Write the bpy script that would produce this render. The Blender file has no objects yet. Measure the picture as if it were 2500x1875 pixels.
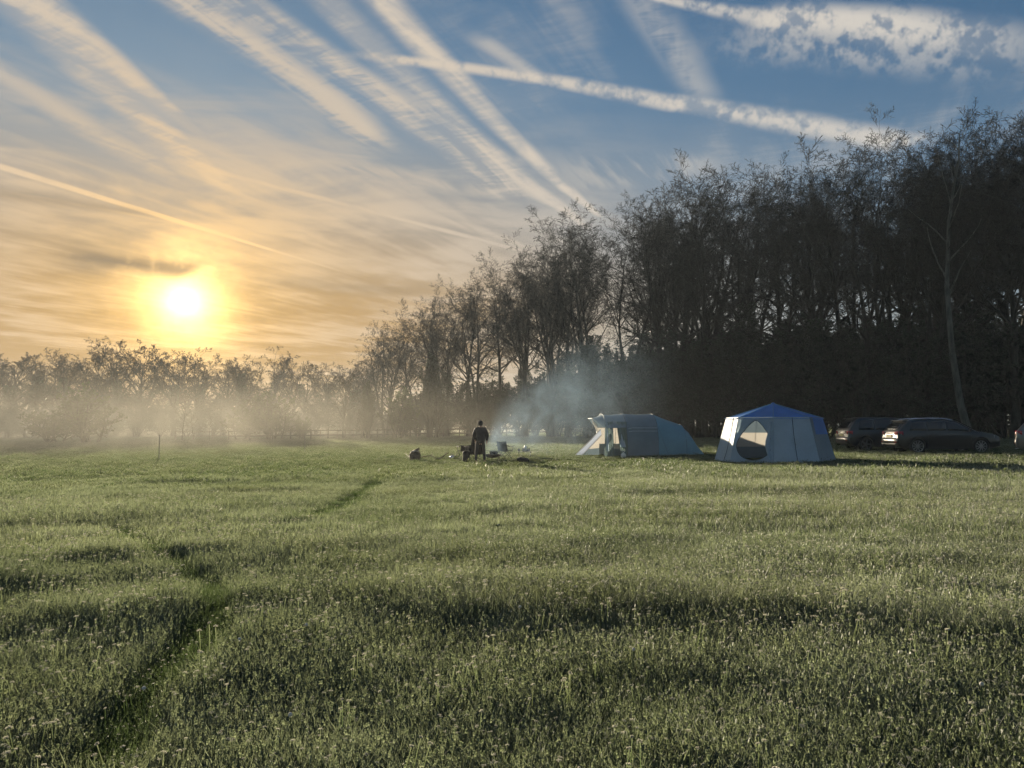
import bpy, bmesh, math, random
import numpy as np
from mathutils import Vector, Matrix, Euler

# ------------------------------------------------------------------ camera
SC = bpy.context.scene
COL = SC.collection
CAMH = 1.55
F = 1889.0                      # focal length in pixels of a 2500 px wide frame
PITCH = math.radians(3.05)
cam_d = bpy.data.cameras.new('camera')
cam_d.sensor_width = 36.0
cam_d.lens = 36.0 * F / 2500.0
cam_d.clip_start = 0.05
cam_d.clip_end = 4000.0
cam = bpy.data.objects.new('camera', cam_d)
COL.objects.link(cam)
cam.location = (0, 0, CAMH)
cam.rotation_euler = (math.pi / 2 + PITCH, 0, 0)
SC.camera = cam

def ray(px, py):
    """world direction of a pixel of the photograph (y forward = 1 before pitch)"""
    a = (px - 1250.0) / F
    v = (937.5 - py) / F
    c, s = math.cos(PITCH), math.sin(PITCH)
    return Vector((a, c - s * v, s + c * v))

# ------------------------------------------------------------------ sun, sky, exposure
SUN_AZ = math.radians(-23.1)    # to the left of +Y
SUN_EL = math.radians(8.4)
SUN_DIR = Vector((math.sin(SUN_AZ) * math.cos(SUN_EL), math.cos(SUN_AZ) * math.cos(SUN_EL), math.sin(SUN_EL)))
sun_d = bpy.data.lights.new('sun', 'SUN')
sun_d.energy = 5.0
sun_d.angle = math.radians(0.6)
sun_d.color = (1.0, 0.85, 0.63)
sun = bpy.data.objects.new('sun', sun_d)
COL.objects.link(sun)
sun.rotation_euler = (-SUN_DIR).to_track_quat('-Z', 'Y').to_euler()
sun.location = SUN_DIR * 300

SC.view_settings.view_transform = 'Standard'
SC.view_settings.look = 'None'
SC.view_settings.gamma = 1.0
SC.view_settings.exposure = 1.6
SC.view_settings.use_curve_mapping = False

SC.render.engine = 'CYCLES'
SC.cycles.max_bounces = 4
SC.cycles.diffuse_bounces = 2
SC.cycles.glossy_bounces = 2
SC.cycles.transmission_bounces = 4
SC.cycles.transparent_max_bounces = 16
SC.cycles.volume_bounces = 0
SC.cycles.use_denoising = True
SC.cycles.use_adaptive_sampling = True
SC.cycles.adaptive_threshold = 0.025
SC.cycles.adaptive_min_samples = 32
SC.cycles.caustics_reflective = False
SC.cycles.caustics_refractive = False
SC.cycles.sample_clamp_indirect = 4.0
SC.cycles.volume_step_rate = 1.0
SC.cycles.volume_max_steps = 128

world = bpy.data.worlds.new('World')
SC.world = world
world.use_nodes = True
WT = world.node_tree
WT.nodes.clear()

class NT:
    """tiny helper for node math"""
    def __init__(s, tree): s.t = tree
    def new(s, kind, **kw):
        n = s.t.nodes.new(kind)
        for k, v in kw.items(): setattr(n, k, v)
        return n
    def put(s, sock, v):
        if isinstance(v, bpy.types.NodeSocket): s.t.links.new(v, sock)
        elif v is not None: sock.default_value = v
    def m(s, op, a, b=None, c=None, clamp=False):
        n = s.new('ShaderNodeMath', operation=op, use_clamp=clamp)
        for i, v in enumerate((a, b, c)):
            if v is not None: s.put(n.inputs[i], v)
        return n.outputs[0]
    def vm(s, op, a, b=None):
        n = s.new('ShaderNodeVectorMath', operation=op)
        s.put(n.inputs[0], a)
        if b is not None: s.put(n.inputs[1], b)
        return n.outputs['Value'] if op in ('DOT_PRODUCT', 'LENGTH', 'DISTANCE') else n.outputs[0]
    def xyz(s, x, y, z):
        n = s.new('ShaderNodeCombineXYZ')
        for i, v in enumerate((x, y, z)): s.put(n.inputs[i], v)
        return n.outputs[0]
    def sep(s, v):
        n = s.new('ShaderNodeSeparateXYZ'); s.put(n.inputs[0], v); return n.outputs
    def noise(s, vec, scale, detail=4, rough=0.55, dist=0.0):
        n = s.new('ShaderNodeTexNoise')
        s.put(n.inputs['Vector'], vec)
        n.inputs['Scale'].default_value = scale
        n.inputs['Detail'].default_value = detail
        n.inputs['Roughness'].default_value = rough
        n.inputs['Distortion'].default_value = dist
        return n.outputs['Fac'] if 'Fac' in n.outputs else n.outputs[0]
    def ss(s, v, lo, hi, to0=0.0, to1=1.0):
        n = s.new('ShaderNodeMapRange', interpolation_type='SMOOTHSTEP')
        s.put(n.inputs[0], v); s.put(n.inputs[1], lo); s.put(n.inputs[2], hi)
        s.put(n.inputs[3], to0); s.put(n.inputs[4], to1)
        return n.outputs[0]
    def lin(s, v, lo, hi, to0=0.0, to1=1.0):
        n = s.new('ShaderNodeMapRange')
        s.put(n.inputs[0], v); s.put(n.inputs[1], lo); s.put(n.inputs[2], hi)
        s.put(n.inputs[3], to0); s.put(n.inputs[4], to1)
        return n.outputs[0]
    def mix(s, f, a, b, blend='MIX'):
        n = s.new('ShaderNodeMix', data_type='RGBA', blend_type=blend)
        s.put(n.inputs[0], f)
        s.put(n.inputs[6], a if isinstance(a, bpy.types.NodeSocket) else (*a, 1.0))
        s.put(n.inputs[7], b if isinstance(b, bpy.types.NodeSocket) else (*b, 1.0))
        return n.outputs[2]

def build_sky():
    K = NT(WT)
    tc = K.new('ShaderNodeTexCoord')
    D = tc.outputs['Generated']
    dx, dy, dz = K.sep(D)
    sky = K.new('ShaderNodeTexSky', sky_type='NISHITA')
    sky.sun_disc = False
    sky.sun_elevation = SUN_EL
    sky.sun_rotation = SUN_AZ
    sky.altitude = 50
    sky.air_density = 1.0
    sky.dust_density = 0.5
    sky.ozone_density = 2.0
    base = K.mix(1.0, sky.outputs[0], (0.070, 0.105, 0.150), 'MULTIPLY')
    base = K.vm('DIVIDE', base, K.vm('ADD', K.vm('MULTIPLY', base, (1.3, 1.3, 1.3)), (1, 1, 1)))     # bright air near the sun stays below white
    zc = K.m('MAXIMUM', dz, 0.025)
    up = K.ss(dz, 0.0, 0.05)
    qx = K.m('DIVIDE', dx, zc)
    qy = K.m('DIVIDE', dy, zc)
    q = K.xyz(qx, qy, 0.0)
    cosang = K.vm('DOT_PRODUCT', D, tuple(SUN_DIR))
    ang = K.m('SQRT', K.m('MULTIPLY', K.m('MAXIMUM', K.m('SUBTRACT', 1.0, cosang), 0.0), 2.0))   # radians from the sun
    # ------- textures of the high cloud sheet, in the plane of the sheet
    al68, ac68 = math.radians(68), math.radians(-22)
    qa = K.vm('DOT_PRODUCT', q, (math.cos(al68), math.sin(al68), 0))       # along the common wind direction
    qc = K.vm('DOT_PRODUCT', q, (math.cos(ac68), math.sin(ac68), 0))
    ripple = K.noise(K.xyz(K.m('MULTIPLY', qa, 19.0), K.m('MULTIPLY', qc, 6.0), 0.0), 1.0, 3, 0.65, 1.2)
    fib = K.noise(K.xyz(K.m('MULTIPLY', qa, 1.1), K.m('MULTIPLY', qc, 7.0), 3.0), 1.0, 4, 0.6, 0.4)
    flat = K.noise(K.vm('MULTIPLY', D, (4.0, 4.0, 22.0)), 1.0, 4, 0.62, 1.0)
    puff = K.noise(D, 26.0, 4, 0.62)
    fine = K.noise(D, 75.0, 2, 0.6)
    warp = K.m('SUBTRACT', K.noise(q, 1.7, 1, 0.5), 0.5)
    big = K.noise(K.vm('MULTIPLY', q, (1.2, 0.8, 1.0)), 1.0, 3, 0.55)

    def Q(p):
        d = ray(p[0] * 2500 / 2212, p[1] * 2500 / 2212)
        z = max(d.z, 0.02)
        return np.array([d.x / z, d.y / z])

    state = {'acc': None}
    def band(p0, p1, h0, h1, strength, tex=None, lo=0.35, hi=0.65, k=0.6, bend=0.0, wob=0.5, f0=0.1, f1=0.1, soft=0.0, add=True):
        """a straight trail of high cloud between two directions; h0, h1 half widths"""
        a, b = Q(p0), Q(p1)
        L = np.linalg.norm(b - a)
        u = (b - a) / L
        n = np.array([-u[1], u[0]])
        e = np.array([p1[0] - p0[0], p1[1] - p0[1]], float); e /= np.linalg.norm(e)
        nn = np.array([-e[1], e[0]])
        w0 = abs(np.dot(Q(np.array(p0) + nn * h0) - a, n)); w1 = abs(np.dot(Q(np.array(p1) + nn * h1) - b, n))
        al = K.m('SUBTRACT', K.vm('DOT_PRODUCT', q, (u[0], u[1], 0)), float(np.dot(a, u)))
        pe = K.m('SUBTRACT', K.vm('DOT_PRODUCT', q, (n[0], n[1], 0)), float(np.dot(a, n)))
        t = K.m('DIVIDE', al, float(L))
        tc_ = K.m('MINIMUM', K.m('MAXIMUM', t, -0.6), 1.0)
        w = K.m('MULTIPLY_ADD', tc_, float(w1 - w0), float(w0))
        w = K.m('MAXIMUM', w, float(min(w0, w1) * 0.6))
        if bend:
            bb = K.m('MULTIPLY', K.m('MULTIPLY', t, K.m('SUBTRACT', 1.0, t)), 4.0 * bend * float(w0 + w1) * 0.5)
            pe = K.m('ADD', pe, bb)
        d = K.m('ADD', K.m('DIVIDE', pe, w), K.m('MULTIPLY', warp, wob))
        d = K.m('ABSOLUTE', d)
        m_ = K.ss(d, soft, 1.0, 1.0, 0.0)
        fade = K.m('MULTIPLY', K.ss(t, -f0, f0) if f0 > 0 else K.ss(t, -1.2, -0.5), K.ss(t, 1.0 - f1, 1.0 + f1 * 0.3, 1.0, 0.0))
        m_ = K.m('MULTIPLY', m_, fade)
        if tex is not None:
            tx = K.ss(tex, lo, hi, 1.0 - k, 1.0)
            m_ = K.m('MULTIPLY', m_, tx)
        m_ = K.m('MULTIPLY', m_, strength)
        if add:
            if state['acc'] is None: state['acc'] = m_
            else:
                x = K.m('SUBTRACT', 1.0, K.m('MULTIPLY', K.m('SUBTRACT', 1.0, state['acc']), K.m('SUBTRACT', 1.0, m_)))
                state['acc'] = x
        return m_
    rip = K.m('MULTIPLY_ADD', ripple, 0.26, K.m('MULTIPLY', fib, 0.74))
    pf = K.m('MULTIPLY_ADD', puff, 0.6, K.m('MULTIPLY', fine, 0.4))
    # the long trails, in coordinates of a 2212 px wide view
    band((0, 360), (790, 602), 11, 3, 1.0, pf, 0.3, 0.6, 0.25, wob=0.2, f0=-1, f1=0.35, soft=0.3)
    band((695, -15), (1285, 500), 46, 26, 0.85, rip, 0.38, 0.60, 0.65, bend=-0.6, wob=0.4, f0=-1, soft=0.1)
    band((815, -15), (1308, 478), 50, 13, 0.95, rip, 0.36, 0.60, 0.62, bend=-0.6, wob=0.4, f0=-1, soft=0.1)
    band((800, 122), (1480, 228), 14, 26, 0.88, pf, 0.37, 0.56, 0.7, bend=0.4, wob=0.5, f0=0.10, f1=0.03, soft=0.1)
    band((1440, 217), (1980, 316), 26, 42, 0.88, pf, 0.38, 0.56, 0.7, wob=0.5, f0=0.06, f1=0.06, soft=0.1)
    band((1400, -8), (1700, 48), 10, 34, 0.80, pf, 0.40, 0.56, 0.75, wob=0.5, f0=0.08, f1=0.03, soft=0.1)
    band((1640, 42), (2300, 90), 44, 58, 0.95, pf, 0.42, 0.56, 0.72, wob=1.1, f0=0.05, f1=0.6, soft=0.15)
    band((1600, 90), (2300, 136), 70, 84, 0.50, pf, 0.44, 0.60, 0.9, wob=1.0, f0=0.2, f1=0.6)
    band((-60, -90), (570, 460), 74, 40, 0.80, rip, 0.38, 0.58, 0.6, bend=-0.2, wob=0.8, f0=-1, f1=0.25, soft=0.1)
    band((60, -30), (490, 330), 44, 18, 0.75, rip, 0.38, 0.58, 0.6, bend=-0.3, wob=0.8, f0=-1, f1=0.2, soft=0.15)
    band((-60, 120), (430, 420), 44, 36, 0.55, rip, 0.38, 0.58, 0.7, wob=0.9, f0=-1, f1=0.3)
    band((330, -40), (850, 330), 60, 40, 0.75, rip, 0.42, 0.58, 0.8, bend=0.25, wob=0.9, f0=-1, f1=0.2, soft=0.1)
    band((500, -10), (1135, 437), 46, 40, 0.80, rip, 0.41, 0.58, 0.75, bend=0.2, wob=0.9, f0=-1, f1=0.12, soft=0.15)
    band((440, 362), (1150, 548), 12, 6, 0.75, fib, 0.3, 0.6, 0.4, wob=0.3, f0=0.15, f1=0.12, soft=0.2)
    band((790, 418), (1180, 546), 30, 13, 0.60, rip, 0.36, 0.6, 0.6, f0=0.3, f1=0.12)
    band((560, 330), (1120, 425), 34, 20, 0.50, fib, 0.40, 0.6, 0.8, wob=1.2, f0=0.2, f1=0.2)
    band((1030, 80), (1180, 180), 34, 28, 0.55, rip, 0.40, 0.58, 0.85, wob=0.8, f0=0.2, f1=0.3)
    band((1360, -50), (1540, 225), 80, 46, 0.42, rip, 0.40, 0.58, 0.9, wob=1.0, f0=-1, f1=0.2)
    band((1220, 395), (1600, 345), 80, 40, 0.45, fib, 0.40, 0.6, 0.9, wob=1.4, f0=0.25, f1=0.3, soft=0.1)
    band((0, 440), (620, 520), 24, 16, 0.50, flat, 0.4, 0.6, 0.8, f0=-1, f1=0.3)
    band((0, 410), (480, 500), 8, 5, 0.55, fib, 0.35, 0.6, 0.5, f0=-1, f1=0.3)
    # cirrus veil, thickest low on the sun's side
    cov = K.m('MULTIPLY', K.ss(ang, 0.80, 0.22), K.ss(dz, 0.46, 0.24))
    veil = K.m('MULTIPLY', cov, K.ss(K.m('MULTIPLY_ADD', big, 0.45, K.m('MULTIPLY_ADD', fib, 0.2, K.m('MULTIPLY', flat, 0.35))), 0.42, 0.60, 0.04, 0.72))
    wisps = K.m('MULTIPLY', K.ss(K.m('MULTIPLY_ADD', big, 0.55, K.m('MULTIPLY', rip, 0.45)), 0.48, 0.68), 0.38)
    acc = K.m('MAXIMUM', state['acc'], K.m('MAXIMUM', veil, wisps))
    acc = K.m('MULTIPLY', acc, up)
    # light scattered through thin cloud: strong and golden towards the sun
    g1 = K.m('POWER', 2.71828, K.m('MULTIPLY', ang, -3.2))
    g2 = K.m('POWER', 2.71828, K.m('MULTIPLY', ang, -11.0))
    ccol = K.mix(g1, (0.64, 0.615, 0.57), (0.74, 0.46, 0.17))
    ccol = K.mix(1.0, ccol, K.mix(g2, (0, 0, 0), (0.8, 0.42, 0.06)), 'ADD')
    # low golden layer of thin haze cloud
    low = K.ss(dz, 0.42, 0.10)
    lowf = K.m('MULTIPLY', low, K.m('MULTIPLY_ADD', K.ss(ang, 1.25, 0.15), 0.88, 0.12))
    hcol = K.mix(K.ss(ang, 0.9, 0.1), (0.46, 0.42, 0.37), (0.50, 0.29, 0.085))
    base = K.mix(lowf, base, hcol)
    col = K.mix(acc, base, ccol)
    # a dark bar of low cloud at the sun and faint bars beside it
    dk = band((140, 556), (430, 588), 44, 30, 0.9, pf, 0.32, 0.50, 0.35, wob=0.8, f0=0.2, f1=0.14, add=False)
    dk2 = band((470, 596), (980, 640), 22, 24, 0.40, flat, 0.35, 0.6, 0.6, wob=0.8, f0=0.2, f1=0.3, add=False)
    dk3 = band((0, 415), (360, 470), 24, 12, 0.5, flat, 0.35, 0.6, 0.6, wob=0.8, f0=-1, f1=0.3, add=False)
    # sun glare: forward light in thin cloud round the disc
    ang2 = K.m('MULTIPLY', ang, K.m('MULTIPLY_ADD', pf, 0.7, 0.65))
    glare = K.m('ADD', K.m('MULTIPLY', K.m('POWER', 2.71828, K.m('MULTIPLY', ang2, -50.0)), 9.0),
                K.m('MULTIPLY', K.m('POWER', 2.71828, K.m('MULTIPLY', ang, -13.0)), 0.30))
    glare = K.m('MULTIPLY', glare, K.m('SUBTRACT', 1.0, K.m('MULTIPLY', dk, 0.9)))
    gl = K.mix(1.0, K.mix(1.0, (1.0, 0.62, 0.20), (1, 1, 1), 'MULTIPLY'), K.xyz(glare, glare, glare), 'MULTIPLY')
    dark = K.m('MAXIMUM', dk, K.m('MAXIMUM', dk2, dk3))
    col = K.mix(K.m('MULTIPLY', dark, 0.85), col, (0.25, 0.19, 0.125))
    col = K.mix(1.0, col, gl, 'ADD')
    bg = K.new('ShaderNodeBackground')
    K.put(bg.inputs[0], col)
    bg.inputs[1].default_value = 0.335
    out = K.new('ShaderNodeOutputWorld')
    WT.links.new(bg.outputs[0], out.inputs[0])
build_sky()
world.cycles.sampling_method = 'MANUAL'
world.cycles.sample_map_resolution = 256

# ------------------------------------------------------------------ helpers
RNG = np.random.default_rng(7)
random.seed(7)

def _hash(ix, iy, seed):
    h = (ix.astype(np.int64) * 374761393 + iy.astype(np.int64) * 668265263 + seed * 982451653) & 0x7fffffff
    h = ((h ^ (h >> 13)) * 1274126177) & 0x7fffffff
    return ((h ^ (h >> 16)) & 0xffff) / 65535.0

def vnoise(x, y, seed=0):
    x = np.asarray(x, float); y = np.asarray(y, float)
    ix = np.floor(x); iy = np.floor(y)
    fx = x - ix; fy = y - iy
    fx = fx * fx * (3 - 2 * fx); fy = fy * fy * (3 - 2 * fy)
    a = _hash(ix, iy, seed); b = _hash(ix + 1, iy, seed); c = _hash(ix, iy + 1, seed); d = _hash(ix + 1, iy + 1, seed)
    return (a * (1 - fx) + b * fx) * (1 - fy) + (c * (1 - fx) + d * fx) * fy

def gz(x, y):
    """height of the field"""
    x = np.asarray(x, float); y = np.asarray(y, float)
    s = np.where(x > 0, 0.018 * x, 0.008 * x)
    s = np.clip(s, -0.9, 0.9)
    u = 0.010 * (vnoise(x / 2.6, y / 1.5, 1) - .5) + 0.026 * (vnoise(x / .9 + 9, y / .5, 2) - .5) + 0.006 * (vnoise(x / 9, y / 6, 3) - .5)
    fade = np.clip((70 - y) / 40, 0.1, 1.0)
    near = np.clip((np.hypot(x, y) - 1.0) / 2.0, 0, 1)
    return s + u * fade * near

def G(x, y): return float(gz(x, y))

def on_ground(px, py):
    """point of the field seen at a pixel"""
    d = ray(px, py)
    t = 20.0
    for _ in range(60):
        z = G(d.x * t, d.y * t)
        t2 = (z - CAMH) / d.z if d.z < -1e-4 else 300
        t = 0.5 * t + 0.5 * min(t2, 300)
    return Vector((d.x * t, d.y * t, G(d.x * t, d.y * t)))

def at(px, Y):
    """point of the field in the pixel column px at depth Y"""
    x = (px - 1250) / F * Y
    return Vector((x, Y, G(x, Y)))

def np_mesh(name, V, quads=None, tris=None, smooth=False):
    me = bpy.data.meshes.new(name)
    V = np.asarray(V, np.float32)
    nq = 0 if quads is None else len(quads); nt = 0 if tris is None else len(tris)
    me.vertices.add(len(V)); me.vertices.foreach_set('co', V.ravel())
    loops = []
    if nq: loops.append(np.asarray(quads, np.int32).ravel())
    if nt: loops.append(np.asarray(tris, np.int32).ravel())
    loops = np.concatenate(loops)
    me.loops.add(len(loops)); me.loops.foreach_set('vertex_index', loops)
    st = np.concatenate([np.arange(nq) * 4, nq * 4 + np.arange(nt) * 3]).astype(np.int32)
    tot = np.concatenate([np.full(nq, 4), np.full(nt, 3)]).astype(np.int32)
    me.polygons.add(nq + nt)
    me.polygons.foreach_set('loop_start', st)
    me.polygons.foreach_set('loop_total', tot)
    me.polygons.foreach_set('use_smooth', np.full(nq + nt, smooth))
    me.update(calc_edges=True)
    me.validate()
    return me

def link(name, me, mat=None, parent=None, loc=None, rot=None):
    o = bpy.data.objects.new(name, me)
    COL.objects.link(o)
    if mat is not None and me is not None:
        if len(me.materials) == 0: me.materials.append(mat)
    if parent is not None: o.parent = parent
    if loc is not None: o.location = loc
    if rot is not None: o.rotation_euler = rot
    return o

def tag(o, label, cat=None, group=None, kind=None):
    if label: o['label'] = label
    if cat: o['category'] = cat
    if group: o['group'] = group
    if kind: o['kind'] = kind
    return o

def thing(name, label, cat, loc=(0, 0, 0), rz=0.0, group=None):
    o = bpy.data.objects.new(name, None)
    o.empty_display_size = 0.2
    COL.objects.link(o)
    o.location = loc; o.rotation_euler = (0, 0, rz)
    return tag(o, label, cat, group)

class MB:
    """collects shapes into one mesh"""
    def __init__(s): s.bm = bmesh.new()
    def box(s, c, d, rot=None, bev=0.0):
        r = bmesh.ops.create_cube(s.bm, size=1.0)
        M = Matrix.Translation(c) @ (Euler(rot).to_matrix().to_4x4() if rot else Matrix()) @ Matrix.Diagonal((*d, 1))
        bmesh.ops.transform(s.bm, matrix=M, verts=r['verts'])
        if bev:
            es = list({e for v in r['verts'] for e in v.link_edges})
            bmesh.ops.bevel(s.bm, geom=es, offset=bev, segments=2, affect='EDGES', clamp_overlap=True)
        return s
    def tube(s, pts, r, n=6, closed=False, cap=True):
        pts = [Vector(p) for p in pts]
        rs = r if isinstance(r, (list, tuple)) else [r] * len(pts)
        rings = []
        up = None
        for i, p in enumerate(pts):
            if closed: t = pts[(i + 1) % len(pts)] - pts[i - 1]
            else: t = pts[min(i + 1, len(pts) - 1)] - pts[max(i - 1, 0)]
            t.normalize()
            if up is None:
                up = Vector((0, 0, 1)) if abs(t.z) < 0.9 else Vector((1, 0, 0))
            u = t.cross(up); u.normalize(); v = u.cross(t); v.normalize(); up = v
            rings.append([s.bm.verts.new(p + (u * math.cos(2 * math.pi * k / n) + v * math.sin(2 * math.pi * k / n)) * rs[i]) for k in range(n)])
        m = len(rings)
        for i in range(m if closed else m - 1):
            a, b = rings[i], rings[(i + 1) % m]
            for k in range(n):
                s.bm.faces.new((a[k], a[(k + 1) % n], b[(k + 1) % n], b[k]))
        if cap and not closed:
            s.bm.faces.new(rings[0][::-1]); s.bm.faces.new(rings[-1])
        return s
    def lathe(s, prof, n=20, c=(0, 0, 0), rot=None):
        M = Matrix.Translation(c) @ (Euler(rot).to_matrix().to_4x4() if rot else Matrix())
        rings = []
        for (r, z) in prof:
            if r < 1e-5: rings.append([s.bm.verts.new(M @ Vector((0, 0, z)))])
            else: rings.append([s.bm.verts.new(M @ Vector((r * math.cos(2 * math.pi * k / n), r * math.sin(2 * math.pi * k / n), z))) for k in range(n)])
        for a, b in zip(rings[:-1], rings[1:]):
            for k in range(n):
                k2 = (k + 1) % n
                if len(a) == 1 and len(b) == 1: continue
                if len(a) == 1: s.bm.faces.new((a[0], b[k], b[k2]))
                elif len(b) == 1: s.bm.faces.new((a[k], a[k2], b[0]))
                else: s.bm.faces.new((a[k], a[k2], b[k2], b[k]))
        return s
    def grid(s, P):
        """P[i][j] points -> quads"""
        vs = [[s.bm.verts.new(p) for p in row] for row in P]
        for i in range(len(vs) - 1):
            for j in range(len(vs[0]) - 1):
                s.bm.faces.new((vs[i][j], vs[i + 1][j], vs[i + 1][j + 1], vs[i][j + 1]))
        return s
    def poly(s, pts):
        s.bm.faces.new([s.bm.verts.new(p) for p in pts]); return s
    def build(s, name, mat, parent=None, smooth=True, solid=0.0, loc=None, rot=None, angle=40):
        me = bpy.data.meshes.new(name)
        bmesh.ops.remove_doubles(s.bm, verts=s.bm.verts, dist=1e-5)
        bmesh.ops.recalc_face_normals(s.bm, faces=s.bm.faces)
        for f in s.bm.faces: f.smooth = smooth
        for e in s.bm.edges:
            if len(e.link_faces) == 2 and e.calc_face_angle(0) > math.radians(angle): e.smooth = False
        s.bm.to_mesh(me); s.bm.free()
        o = link(name, me, mat, parent, loc, rot)
        if solid:
            md = o.modifiers.new('thick', 'SOLIDIFY'); md.thickness = solid; md.offset = 0
        return o

def mat(name, col, rough=0.6, metal=0.0, spec=0.5, trans=0.0, vary=0.0, scale=8.0, emit=None, coat=0.0, tcol=None, bump=0.0, bscale=40.0):
    m = bpy.data.materials.new(name); m.use_nodes = True
    K = NT(m.node_tree); K.t.nodes.clear()
    b = K.new('ShaderNodeBsdfPrincipled')
    out = K.new('ShaderNodeOutputMaterial')
    c = (*col, 1.0)
    b.inputs['Base Color'].default_value = c
    tcd = None
    csock = None
    if vary or bump:
        tcd = K.new('ShaderNodeTexCoord').outputs['Object']
    if vary:
        n = K.noise(tcd, scale, 5, 0.6)
        f = K.ss(n, 0.3, 0.7)
        csock = K.mix(f, tuple(x * (1 - vary) for x in col), tuple(min(1, x * (1 + vary)) for x in col))
        K.put(b.inputs['Base Color'], csock)
    b.inputs['Roughness'].default_value = rough
    b.inputs['Metallic'].default_value = metal
    b.inputs['Specular IOR Level'].default_value = spec
    b.inputs['Coat Weight'].default_value = coat
    if bump:
        bn = K.new('ShaderNodeBump'); bn.inputs['Strength'].default_value = bump
        bn.inputs['Distance'].default_value = 0.02
        K.put(bn.inputs['Height'], K.noise(tcd, bscale, 4, 0.6))
        K.put(b.inputs['Normal'], bn.outputs[0])
    sh = b.outputs[0]
    if trans:
        t = K.new('ShaderNodeBsdfTranslucent')
        t.inputs[0].default_value = (*(tcol or col), 1.0)
        if csock is not None and tcol is None: K.put(t.inputs[0], csock)
        mx = K.new('ShaderNodeMixShader'); mx.inputs[0].default_value = trans
        K.put(mx.inputs[1], sh); K.put(mx.inputs[2], t.outputs[0]); sh = mx.outputs[0]
    K.put(out.inputs[0], sh)
    return m

def volmat(name, col, density, g, absorb=0.0):
    m = bpy.data.materials.new(name); m.use_nodes = True
    K = NT(m.node_tree); K.t.nodes.clear()
    v = K.new('ShaderNodeVolumePrincipled')
    v.inputs['Color'].default_value = (*col, 1)
    v.inputs['Density'].default_value = density
    v.inputs['Anisotropy'].default_value = g
    out = K.new('ShaderNodeOutputMaterial')
    K.t.links.new(v.outputs[0], out.inputs['Volume'])
    return m, K, v

# ------------------------------------------------------------------ materials
def bark_mat(name, a, b):
    m = mat(name, a, 0.9, spec=0.2)
    K = NT(m.node_tree)
    p = [n for n in m.node_tree.nodes if n.type == 'BSDF_PRINCIPLED'][0]
    o = K.new('ShaderNodeTexCoord').outputs['Object']
    n = K.noise(K.vm('MULTIPLY', o, (6, 6, 1.2)), 1.0, 5, 0.65)
    K.put(p.inputs['Base Color'], K.mix(K.ss(n, 0.3, 0.7), a, b))
    return m
M_BARK = bark_mat('bark', (0.022, 0.021, 0.018), (0.052, 0.050, 0.042))
M_BARK_PALE = bark_mat('pale bark', (0.055, 0.056, 0.048), (0.12, 0.12, 0.10))
M_TWIG = mat('twig', (0.026, 0.024, 0.020), 0.85, spec=0.2, vary=0.4, scale=0.5)
M_TWIG_FAR = mat('field tree twig', (0.045, 0.037, 0.026), 0.85, spec=0.2, vary=0.3, scale=0.5)
M_BUD = mat('bud', (0.060, 0.036, 0.022), 0.7, spec=0.3, trans=0.3, vary=0.4, scale=0.8)
M_IVY = mat('ivy leaf', (0.022, 0.034, 0.014), 0.45, spec=0.4, trans=0.15, vary=0.5, scale=1.0)
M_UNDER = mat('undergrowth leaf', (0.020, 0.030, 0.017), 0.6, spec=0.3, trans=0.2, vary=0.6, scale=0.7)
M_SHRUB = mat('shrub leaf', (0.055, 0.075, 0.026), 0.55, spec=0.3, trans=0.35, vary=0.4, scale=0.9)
M_SHRUB_DARK = mat('dark shrub leaf', (0.036, 0.042, 0.020), 0.6, spec=0.3, trans=0.2, vary=0.4, scale=0.9)

# ------------------------------------------------------------------ the field
def build_field():
    def axis(lo, hi, fine_lo, fine_hi, step, grow):
        a = list(np.arange(fine_lo, fine_hi + 1e-6, step))
        s, x = step, fine_hi
        while x < hi:
            s *= grow; x += s; a.append(x)
        s, x, left = step, fine_lo, []
        while x > lo:
            s *= grow; x -= s; left.append(x)
        return np.array(left[::-1] + a)
    xs = axis(-650, 650, -12, 14, 0.16, 1.045)
    ys = axis(-60, 700, 1.0, 30, 0.16, 1.03)
    X, Y = np.meshgrid(xs, ys)
    Z = gz(X, Y)
    n, m = X.shape
    V = np.stack([X, Y, Z], -1).reshape(-1, 3)
    i = np.arange(n - 1)[:, None] * m + np.arange(m - 1)[None, :]
    Qd = np.stack([i, i + 1, i + m + 1, i + m], -1).reshape(-1, 4)
    me = np_mesh('ground', V, Qd, smooth=True)
    mt = mat('meadow soil and sward', (0.06, 0.07, 0.03), 1.0, spec=0.0)
    K = NT(mt.node_tree)
    p = [x for x in mt.node_tree.nodes if x.type == 'BSDF_PRINCIPLED'][0]
    o = K.new('ShaderNodeTexCoord').outputs['Object']
    n1 = K.noise(o, 0.5, 5, 0.6)
    n2 = K.noise(o, 9.0, 4, 0.6)
    c = K.mix(K.ss(n1, 0.3, 0.7), (0.052, 0.070, 0.024), (0.085, 0.098, 0.042))
    c = K.mix(K.ss(n2, 0.35, 0.7), (0.030, 0.032, 0.015), c)
    K.put(p.inputs['Base Color'], c)
    g = link('ground', me, mt)
    tag(g, 'dewy meadow sloping gently across the campsite', kind='structure')
    return g
build_field()

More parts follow.
